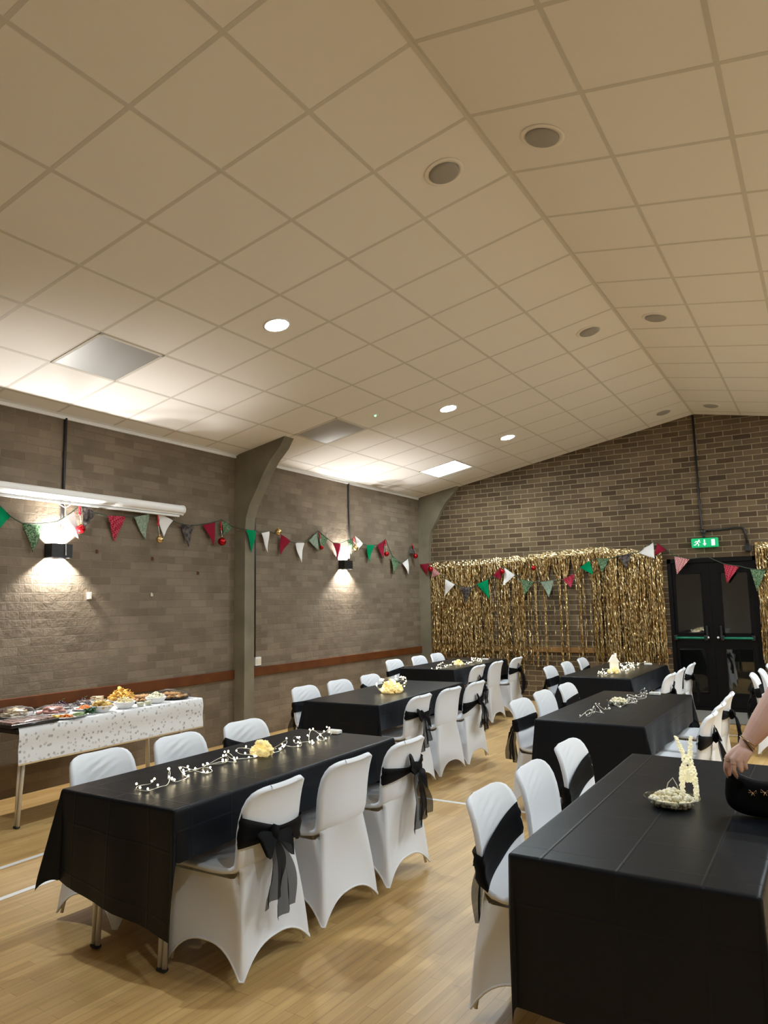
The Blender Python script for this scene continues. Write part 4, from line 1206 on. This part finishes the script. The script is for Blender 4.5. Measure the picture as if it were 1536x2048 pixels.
def platter(name, x, y, rx, ry, m_, label, rz=0.0, h=.012):
    r = tag(empty(name, (x, y, ZT), rz), label, 'platter')
    M_ = Matrix.Diagonal((rx, ry, 1))
    MB().lathe([(0, 0), (.82, 0), (.98, h), (1.0, h), (.985, h + .002), (.80, .003), (0, .003)], n=32, M=M_).build('platter_base', m_, r)
    return r
def film(parent, rx, ry, h, seed):
    rows = []
    for i in range(7):
        q = i / 6 * PI / 2; row = []
        for k in range(25):
            a = 2 * PI * k / 24; rr = math.cos(q) ** .8; n_ = 1 + .16 * noise.noise(Vector((math.cos(a) * 4 + seed, math.sin(a) * 4, i * .9)))
            row.append(Vector((rx * rr * math.cos(a) * n_, ry * rr * math.sin(a) * n_, .012 + h * math.sin(q) * n_)))
        rows.append(row)
    b = MB(); b.grid(rows); b.build('cling_film', M_film, parent, fix=False)
def pieces(kind, n, x, y, rx, ry, z, mk, m_, label, group, cat, seed, lay=.018, per=None):
    """countable food: one mesh, copied"""
    rg = random.Random(seed); base = None
    per = per or max(3, int(n * .6))
    for q in range(n):
        if base is None: o = base = mk().build(kind, m_, None, fix=False)
        else: o = base.copy(); COL.objects.link(o)
        up_ = q >= per; f = .62 if up_ else .95
        a = q * 2.399; rr = math.sqrt(((q % per) + .5) / per) * f
        o.location = (x + rx * rr * math.cos(a) * .86, y + ry * rr * math.sin(a) * .86, ZT + z + (lay if up_ else 0))
        o.rotation_euler = (rg.uniform(-.25, .25), rg.uniform(-.25, .25), rg.uniform(0, 6))
        tag(o, label, cat, group)
def triangle_sandwich():
    b = MB(); tri = [(-.030, -.02), (.030, -.02), (0, .034)]
    b.prism(tri, 'z', 0, .010); b.prism(tri, 'z', .016, .026); return b
def roll():
    b = MB(); b.tube([(-.030, 0, .012), (-.026, 0, .012), (0, 0, .013), (.026, 0, .012), (.030, 0, .012)], [.004, .011, .0135, .011, .004], 10); return b
def nugget():
    b = MB(); b.lump((0, 0, .014), .021, 3, .5, (1.25, .85, .65), 2); return b
def square_cake():
    b = MB(); b.rbox((0, 0, .011), (.046, .046, .022), .004); return b
def stick():
    b = MB(); b.rbox((0, 0, .005), (.050, .009, .009), .002); return b

# long tray at the near end, wrapped in film
tr = tag(empty('serving_tray', (.86, 3.14, ZT), 0), 'long brown wrapped tray on the near end of the buffet', 'tray')
MB().rbox((0, 0, .006), (.26, .36, .012), .005).build('tray_base', M_blackplat, tr)
fl_ = MB()
for (cx, cy, dx, dy) in ((.125, 0, .012, .36), (-.125, 0, .012, .36), (0, .174, .26, .012), (0, -.174, .26, .012)): fl_.rbox((cx, cy, .014), (dx, dy, .02), .004)
fl_.build('tray_rim', M_blackplat, tr)
k0 = None
for ix in range(4):
    for iy in range(6):
        if k0 is None: o = k0 = square_cake().build('traybake_square', M_choc, None, fix=False)
        else: o = k0.copy(); COL.objects.link(o)
        o.location = (.86 - .081 + ix * .054, 3.14 - .138 + iy * .055, ZT + .0125); o.rotation_euler = (0, 0, .05 * math.sin(ix * 3 + iy))
        tag(o, 'brown traybake square under film on the long front tray', 'cake', 'traybake squares on the tray')
film(tr, .165, .205, .034, 1)
p = platter('platter', .46, 3.31, .13, .14, M_silver, 'round foil platter of sandwiches at the back near end')
pieces('sandwich', 14, .46, 3.31, .12, .13, .006, triangle_sandwich, [M_bread], 'cut sandwich triangle on the round foil platter', 'sandwiches on the near platter', 'sandwich', 1, .027); film(p, .145, .155, .062, 2)
p = platter('platter', .62, 3.52, .12, .13, M_silver, 'wrapped foil platter behind the long brown tray')
pieces('ham_roll', 14, .62, 3.52, .11, .12, .006, roll, [M_meat], 'rolled pink ham slice on the wrapped foil platter', 'ham rolls on the wrapped platter', 'ham roll', 2, .026); film(p, .135, .145, .058, 3)
p = platter('platter', .885, 3.465, .115, .14, M_silver, 'platter of carrot, pepper and cucumber sticks at front edge')
pieces('carrot_stick', 16, .90, 3.44, .06, .05, .006, stick, [M_carrot], 'orange carrot stick on the vegetable platter', 'carrot sticks on the platter', 'carrot stick', 3, .010)
pieces('pepper_strip', 14, .86, 3.375, .05, .045, .006, stick, [M_pepper], 'yellow pepper strip on the vegetable platter', 'pepper strips on the platter', 'pepper strip', 4, .010)
pieces('cucumber_stick', 14, .90, 3.545, .055, .04, .006, stick, [M_cucum], 'green cucumber stick on the vegetable platter', 'cucumber sticks on the platter', 'cucumber stick', 5, .010)
p = platter('platter', .40, 3.83, .12, .17, M_silver, 'round platter of dark grapes at back of the buffet')
rg = random.Random(8)
for gi, (gx, gy, lb) in enumerate(((.38, 3.74, 'bunch of dark grapes at back of buffet, nearer one'), (.42, 3.92, 'bunch of dark grapes at back of buffet, farther one'))):
    gb = tag(empty('grape_bunch', (gx, gy, ZT + .006)), lb, 'grapes')
    g0 = None
    for q in range(34):
        if g0 is None: o = g0 = MB().sphere((0, 0, 0), .0105, 2).build('grape', M_grape, gb)
        else: o = g0.copy(); COL.objects.link(o); o.parent = gb
        a = q * 2.4; rr = .058 * math.sqrt((q + .5) / 34); o.location = (rr * math.cos(a) * 1.0, rr * math.sin(a) * 1.2, .0105 + .045 * (1 - rr / .062) * (1 if q % 2 else .6))
    MB().tube([(0, 0, .04), (.01, .02, .062), (.02, .035, .07)], .0025, 6).build('stem', M_parsley, gb)
p = platter('platter', .64, 3.80, .11, .11, M_porcelain, 'white plate of orange and pale slices mid buffet')
pieces('carrot_stick', 18, .64, 3.80, .09, .09, .006, stick, [M_carrot], 'orange carrot stick on the white plate mid buffet', 'carrot sticks on the white plate', 'carrot stick', 6, .012); film(p, .125, .125, .06, 7)
b = MB(); rg = random.Random(9)
for q in range(60):
    a = rg.uniform(0, 2 * PI); rr = .040 * math.sqrt(rg.random()); z = .012 + .035 * rg.random()
    b.lump((rr * math.cos(a), rr * math.sin(a), z), .011, q, .6, (1, 1, .5), 1)
ps = tag(empty('parsley_garnish', (.905, 3.635, ZT)), 'sprig of dark green parsley at the buffet front edge', 'parsley')
b.build('leaves', M_parsley, ps, fix=False)
b = MB()
for q in range(5): b.tube([(0, 0, .003), (.02 * math.cos(q * 1.3), .02 * math.sin(q * 1.3), .03)], .0016, 5)
b.build('stem', M_cucum, ps)
def bowl(x, y, rad, hh, label):
    r = tag(empty('serving_bowl', (x, y, ZT)), label, 'bowl', 'white serving bowls on the buffet')
    MB().lathe([(0, 0), (rad * .55, 0), (rad * .60, .006), (rad * .82, hh * .45), (rad, hh), (rad * .965, hh + .002), (rad * .77, hh * .45), (rad * .5, .010), (0, .010)], n=32).build('bowl_body', M_porcelain, r)
    return r
def flakes(x, y, z, r0, h, n, m_, label, name, cat, seed, sz=.022):
    rg = random.Random(seed); b = MB()
    for q in range(n):
        a = rg.uniform(0, 2 * PI); rr = r0 * math.sqrt(rg.random()); zz = h * (1 - (rr / r0) ** 2) * rg.uniform(.6, 1)
        e = Matrix.Rotation(rg.uniform(-.9, .9), 3, 'X') @ Matrix.Rotation(rg.uniform(-.9, .9), 3, 'Y') @ Matrix.Rotation(rg.uniform(0, 6), 3, 'Z')
        b.lump((rr * math.cos(a), rr * math.sin(a), zz), sz * rg.uniform(.7, 1.15), q, .35, (1, .8, .12), 1, e)
    o = b.build(name, m_, None, fix=False); o.location = (x, y, z); tag(o, label, cat, None, 'stuff')
bowl(.875, 3.765, .088, .050, 'white bowl of yellow crisps at front of the buffet')
flakes(.875, 3.765, ZT + .040, .078, .045, 90, M_crisp, 'yellow crisps heaped in the white bowl beside the parsley', 'crisps', 'crisps', 41)
bowl(.870, 3.985, .086, .050, 'white bowl of pale pasta at front centre of buffet')
o = heap(.870, 3.985, ZT + .038, .076, .045, 150, 'pale pasta pieces heaped in the white bowl centre front', 26, .011, M_pasta); o.name = 'pasta_salad'; o['category'] = 'pasta'
flakes(.48, 4.27, ZT + .020, .105, .085, 130, M_tort, 'orange tortilla chips piled highest at back of the buffet', 'tortilla_chips', 'tortilla chips', 42, .026)
platter('platter', .48, 4.27, .125, .125, M_porcelain, 'white platter under the piled orange tortilla chips')
platter('platter', .42, 4.07, .09, .08, M_porcelain, 'small white plate behind the pasta bowl')
pieces('bread_slice', 8, .42, 4.07, .075, .065, .006, triangle_sandwich, [M_bread], 'pale bread triangle on small plate behind pasta bowl', 'bread on the small plate', 'bread', 7, .027)
p = platter('platter', .68, 4.33, .115, .15, M_blackplat, 'dark platter of golden sausage rolls behind small pots')
pieces('sausage_roll', 24, .68, 4.33, .10, .135, .006, roll, [M_pastry], 'golden brown sausage roll on the dark platter', 'sausage rolls on the dark platter', 'sausage roll', 8, .026)
for q, (x, y, lb) in enumerate(((.915, 4.105, 'small clear dip pot beside pasta bowl, left one'), (.915, 4.185, 'small clear dip pot beside coleslaw bowl, right one'))):
    r = tag(empty('dip_pot', (x, y, ZT)), lb, 'pot', 'clear dip pots')
    MB().lathe([(0, 0), (.026, 0), (.033, .042), (.034, .044), (.031, .043), (.0245, .003), (0, .003)], n=20).build('pot_body', M_bowlglass, r)
    MB().lathe([(0, .004), (.0245, .004), (.0295, .032), (0, .034)], n=20).build('dip', M_slaw, r)
bowl(.855, 4.315, .088, .046, 'white bowl of pale coleslaw, right of the dip pots')
o = heap(.855, 4.315, ZT + .036, .078, .050, 160, 'pale coleslaw heaped in the white bowl at buffet right', 27, .010, M_slaw); o.name = 'coleslaw'; o['category'] = 'coleslaw'
p = platter('platter', .76, 4.575, .17, .135, M_blackplat, 'black platter of fried chicken at the far end of buffet')
pieces('chicken_piece', 30, .76, 4.575, .155, .12, .006, nugget, [M_chick], 'browned fried chicken piece on the far black platter', 'chicken pieces on the black platter', 'chicken piece', 9, .020); film(p, .18, .145, .065, 9)
r = tag(empty('clear_tub', (.40, 3.095, ZT)), 'tall clear wrapped tub at the near back corner of buffet', 'tub')
MB().lathe([(0, 0), (.06, 0), (.068, .13), (.072, .135), (.066, .135), (.057, .004), (0, .004)], n=24).build('tub_body', M_bowlglass, r)
MB().lump((0, 0, .055), .055, 4, .3, (.95, .95, .9), 2).build('tub_contents', M_slaw, r)
MB().lathe([(0, .146), (.05, .144), (.073, .138), (.073, .128), (.071, .128), (.071, .136), (0, .141)], n=24).build('tub_lid', M_film, r)

# ------------------------------------------------------------------ black shoulder bag on the front right table
bag = tag(empty('handbag', (5.525, 3.055, TH + .004), R(-3)), 'black velvet shoulder bag with gold bow charms on reindeer table', 'handbag')
def bag_outline(n=40):
    """crescent: straight-ish sides, rounded bottom, dipping top with two horns"""
    pts = []
    W_, H_ = .138, .165
    for q in range(n + 1):                      # bottom half, left horn to right horn
        t = PI + PI * q / n
        c, s_ = math.cos(t), math.sin(t)
        pts.append((W_ * math.copysign(abs(c) ** .62, c), .075 + .075 * math.copysign(abs(s_) ** .70, s_) if True else 0))
    left, right = pts[0], pts[-1]
    out = [(-.120, H_ - .004)] + [(-.132, .120)] + pts + [(.132, .120), (.120, H_ - .004)]
    out += [(.108, H_ - .006)] + [(.10 - .20 * k / 10, H_ - .012 - .022 * math.sin(PI * k / 10)) for k in range(11)] + [(-.108, H_ - .006)]
    return out
ol = bag_outline()
cx_, cz_ = 0.0, .075
rows = []
for (sc_, yy) in ((.0, -.036), (.5, -.036), (.80, -.032), (.93, -.022), (.985, -.010), (1.0, 0), (.985, .010), (.93, .022), (.80, .032), (.5, .036), (0, .036)):
    rows.append([Vector((cx_ + (p[0] - cx_) * sc_, yy * (1 - .45 * max(0, (cz_ + (p[1] - cz_) * sc_ - .06)) / .11) + .012 - .35 * (cz_ + (p[1] - cz_) * sc_) * .45, cz_ + (p[1] - cz_) * sc_)) for p in ol])
b = MB(); b.grid(rows, closed=True); bb = b.build('bag_body', M_velvet, bag)
zp = MB(); zp.tube([(-.10 + .20 * k / 10, -.006, .152 - .022 * math.sin(PI * k / 10)) for k in range(11)], .0035, 6); zp.build('zip', M_black, bag)
sp = MB(); sp.tube([(.115, -.014, .155), (.150, .01, .19), (.165, .03, .15), (.19, .03, .06), (.20, .02, .008), (.16, .06, .006), (.05, .075, .006)], .006, 8); sp.build('shoulder_strap', M_velvet, bag)
for q, (x, z) in enumerate(((-.036, .098), (.004, .104))):
    c_ = MB(); y = -.046
    for sg_ in (-1, 1):
        c_.tube([(x + sg_ * .002, y, z), (x + sg_ * .012, y - .002, z + .008), (x + sg_ * .014, y - .002, z - .002), (x + sg_ * .002, y, z)], .0011, 5)
    c_.tube([(x, y, z), (x - .005, y, z - .014)], [.0012, .0026], 6); c_.tube([(x, y, z), (x + .006, y, z - .012)], [.001, .001], 6)
    c_.build('gold_bow_charm', M_jewel, bag)

# ------------------------------------------------------------------ the person reaching for it (only one forearm shows)
def limb(mb, pts, rs, n=14, sc=None): mb.tube(pts, rs, n)
def smooth_path(P, Rr, k=4):
    P = [Vector(p) for p in P]; out = []; ro = []
    for i in range(len(P) - 1):
        p0 = P[max(0, i - 1)]; p1 = P[i]; p2 = P[i + 1]; p3 = P[min(len(P) - 1, i + 2)]
        for q in range(k):
            t = q / k; t2 = t * t; t3 = t2 * t
            out.append(.5 * ((2 * p1) + (p2 - p0) * t + (2 * p0 - 5 * p1 + 4 * p2 - p3) * t2 + (3 * p1 - p0 - 3 * p2 + p3) * t3)); ro.append(Rr[i] + (Rr[i + 1] - Rr[i]) * t)
    out.append(P[-1]); ro.append(Rr[-1]); return out, ro
bd = MB()
def L_(P, Rr, n=14, ends=True):
    p, r_ = smooth_path(P, Rr); bd.tube(p, r_, n)
    if ends:
        bd.sphere(p[0], r_[0], 2); bd.sphere(p[-1], r_[-1], 2)
PX = Vector((0, 0, 0))
# left arm to wrist
WR = Vector((5.480, 2.995, .972))
L_([(5.885, 3.10, 1.285), (5.76, 3.062, 1.225), (5.622, 3.030, 1.178), (5.585, 3.020, 1.128), (5.535, 3.008, 1.050), (5.497, 2.999, .996), WR], [.052, .046, .042, .046, .042, .031, .0275], 18)
# palm
KN = [Vector((5.4175, 2.970, .926)), Vector((5.437, 2.960, .923)), Vector((5.4555, 2.960, .920)), Vector((5.4725, 2.968, .919))]
for q, k in enumerate(KN):
    a = WR + Vector((-.012 + .008 * q, 0, -.008))
    L_([a, a.lerp(k, .5) + Vector((0, -.004, .003)), k], [.016, .0155, (.0115, .0118, .011, .010)[q]], 10)
L_([WR, (5.450, 2.985, .945), (5.445, 2.972, .930)], [.020, .020, .013], 10)
FING = [
    [KN[0], (5.4085, 2.974, .893), (5.4055, 2.993, .872), (5.4075, 3.010, .855)],
    [KN[1], (5.4345, 2.963, .886), (5.4365, 2.984, .867), (5.438, 3.004, .855)],
    [KN[2], (5.457, 2.964, .889), (5.457, 2.986, .880), (5.455, 3.003, .882)],
    [KN[3], (5.474, 2.972, .896), (5.472, 2.990, .889), (5.470, 3.002, .891)],
]
FR = [(.0108, .0090, .0078, .0062), (.0110, .0092, .0080, .0064), (.0104, .0088, .0076, .0062), (.0092, .0078, .0066, .0054)]
for f, r_ in zip(FING, FR): L_(f, r_, 10)
L_([(5.462, 3.000, .958), (5.436, 3.016, .930), (5.418, 3.030, .896), (5.411, 3.034, .874), (5.411, 3.029, .853)], [.0165, .0150, .0112, .0098, .0075], 10)
# torso, neck, head
def ell(P, n=20):
    """stack of ellipses: centre, half depth (x), half width (y)"""
    rows = []
    for (x, y, z, a, b_) in P: rows.append([Vector((x + a * math.cos(2 * PI * k / n), y + b_ * math.sin(2 * PI * k / n), z)) for k in range(n)])
    bd.grid(rows, closed=True); bd.add(rows[0], [tuple(range(n - 1, -1, -1))]); bd.add(rows[-1], [tuple(range(n))])
ell([(6.02, 3.25, .74, .10, .14), (6.02, 3.25, .84, .115, .165), (6.01, 3.25, .93, .11, .16), (5.985, 3.25, 1.03, .092, .128), (5.955, 3.255, 1.13, .10, .135), (5.925, 3.255, 1.21, .108, .150), (5.905, 3.255, 1.28, .085, .165), (5.89, 3.255, 1.325, .055, .10), (5.885, 3.255, 1.345, .045, .055)])
L_([(5.888, 3.255, 1.31), (5.868, 3.255, 1.40)], [.05, .046], 14)
bd.lump((5.850, 3.255, 1.478), .098, 2, .04, (1.0, .80, 1.18), 3); bd.lump((5.825, 3.255, 1.425), .062, 3, .04, (1.0, .85, .8), 2)
bd.lump((5.752, 3.255, 1.468), .014, 3, .05, (1.1, .8, 1.5), 2)
for s_ in (-1, 1): bd.lump((5.865, 3.255 + s_ * .080, 1.470), .022, 3, .1, (.6, .35, 1.3), 2)
# right arm relaxed, with its hand
L_([(5.90, 3.41, 1.285), (5.935, 3.455, 1.13), (5.94, 3.465, 1.00), (5.90, 3.455, .88), (5.865, 3.445, .785)], [.052, .045, .040, .036, .027], 16)
L_([(5.865, 3.445, .785), (5.85, 3.44, .745), (5.845, 3.44, .70)], [.026, .030, .024], 12)
for q in range(4): L_([(5.828 + .012 * q, 3.445, .70), (5.822 + .014 * q, 3.442, .665), (5.822 + .014 * q, 3.432, .635)], [.010, .0085, .0065], 8)
L_([(5.84, 3.43, .75), (5.815, 3.415, .715), (5.81, 3.405, .685)], [.013, .010, .0075], 8)
# legs
for s_ in (-1, 1):
    L_([(6.02, 3.25 + s_ * .08, .80), (6.02, 3.25 + s_ * .085, .62), (6.015, 3.25 + s_ * .085, .44), (6.03, 3.25 + s_ * .085, .27), (6.035, 3.25 + s_ * .085, .085)], [.085, .072, .055, .052, .036], 16)
    L_([(6.04, 3.25 + s_ * .085, .045), (5.97, 3.25 + s_ * .09, .034), (5.90, 3.25 + s_ * .095, .026)], [.036, .032, .024], 12)
me_o = bd.build('person', M_skin, None)
rmd = me_o.modifiers.new('one_skin', 'REMESH'); rmd.mode = 'VOXEL'; rmd.voxel_size = 0.0028; rmd.use_smooth_shade = True
smd = me_o.modifiers.new('soften', 'SMOOTH'); smd.factor = .5; smd.iterations = 3
dg = bpy.context.evaluated_depsgraph_get()
me2 = bpy.data.meshes.new_from_object(me_o.evaluated_get(dg))
me_o.modifiers.clear(); me_o.data = me2
me2.polygons.foreach_set('use_smooth', [True] * len(me2.polygons))
person = tag(me_o, 'person at right edge reaching bare left forearm down to black bag', 'person')
def nail(c, d, nrm, s_):
    d = Vector(d).normalized(); n_ = Vector(nrm); n_ = (n_ - d * n_.dot(d)).normalized(); sd = d.cross(n_)
    rows = []
    for i in range(6):
        t = i / 5; wv = s_ * .62 * (1 - .55 * max(0, t - .55) / .45)
        rows.append([Vector(c) + d * (t * s_ * 2.4) + sd * (wv * u) + n_ * (.0006 - .0016 * u * u) for u in (-1, -.5, 0, .5, 1)])
    b = MB(); b.grid(rows); b.grid([[p - n_ * .0006 for p in r_] for r_ in rows]); o = b.build('fingernail', M_nail, person, fix=False)
for f, r_ in zip(FING, FR):
    a, c_ = Vector(f[2]), Vector(f[3]); d = (c_ - a).normalized()
    out = Vector((0, -1, -.1)) if f is not FING[0] else Vector((-.5, -1, -.2))
    n_ = (out - d * out.dot(d)).normalized()
    nail(c_ - d * .002 + n_ * (r_[3] * .92), d, n_, r_[3] * .95)
# bracelets and rings
def ring_band(name, c, ax, rad, th, m_):
    ax = Vector(ax).normalized(); a = ax.orthogonal().normalized(); b_ = ax.cross(a); b = MB()
    b.tube([Vector(c) + (a * math.cos(q * PI / 16) + b_ * math.sin(q * PI / 16)) * rad for q in range(34)], th, 6, False)
    return b.build(name, m_, person)
fa = Vector((5.535, 3.008, 1.050)) - WR
o = ring_band('bracelet', WR + fa * .10, fa + Vector((.02, .01, -.012)), .0315, .0020, M_jewel); o['label'] = 'thin gold bracelet'
o = ring_band('bracelet', WR + fa * .16, fa + Vector((-.01, 0, .012)), .0325, .0018, M_jewel); o['label'] = 'thin gold bracelet'
o = ring_band('bracelet', WR + fa * .02, fa + Vector((.03, .01, -.02)), .0315, .0026, M_brownband); o['label'] = 'dark brown bracelet'
o = ring_band('finger_ring', KN[1].lerp(Vector(FING[1][1]), .40), Vector(FING[1][1]) - KN[1], .0112, .0016, M_jewel); o['label'] = 'thin gold ring'
o = ring_band('finger_ring', KN[0].lerp(Vector(FING[0][1]), .25), Vector(FING[0][1]) - KN[0], .0115, .0013, M_jewel); o['label'] = 'thin gold ring'
# dress, hair, shoes
n = 28
rows = []
for (x, y, z, a, b_) in ((6.03, 3.25, .36, .17, .23), (6.03, 3.25, .55, .155, .215), (6.025, 3.25, .74, .135, .19), (6.02, 3.25, .84, .13, .18), (6.01, 3.25, .93, .124, .174), (5.985, 3.25, 1.03, .105, .142), (5.955, 3.255, 1.13, .114, .150), (5.925, 3.255, 1.21, .122, .166), (5.905, 3.255, 1.275, .098, .178), (5.893, 3.255, 1.318, .075, .125)):
    rows.append([Vector((x + a * (1 + (.03 * math.sin(k * 3) if z < .8 else 0)) * math.cos(2 * PI * k / n), y + b_ * (1 + (.03 * math.sin(k * 3) if z < .8 else 0)) * math.sin(2 * PI * k / n), z)) for k in range(n)])
b = MB(); b.grid(rows, closed=True); b.build('dress', M_dress, person, fix=False)
b = MB(); b.lump((5.875, 3.255, 1.497), .112, 5, .10, (.98, .92, 1.12), 3); b.lump((5.935, 3.255, 1.38), .085, 6, .15, (.62, 1.0, 1.5), 3); b.build('hair', M_hair, person)
for s_ in (-1, 1):
    b = MB(); b.lump((5.965, 3.25 + s_ * .09, .030), .10, 7, .05, (1.15, .42, .30), 2); b.build('shoe', M_velvet, person)
    MB().sphere((5.768, 3.255 + s_ * .030, 1.490), .011, 2).build('eye', M_white, person)
MB().lump((5.772, 3.255, 1.428), .018, 8, .05, (.5, 1.1, .35), 2).build('mouth', mat('lips', (.45, .12, .12), .4), person)
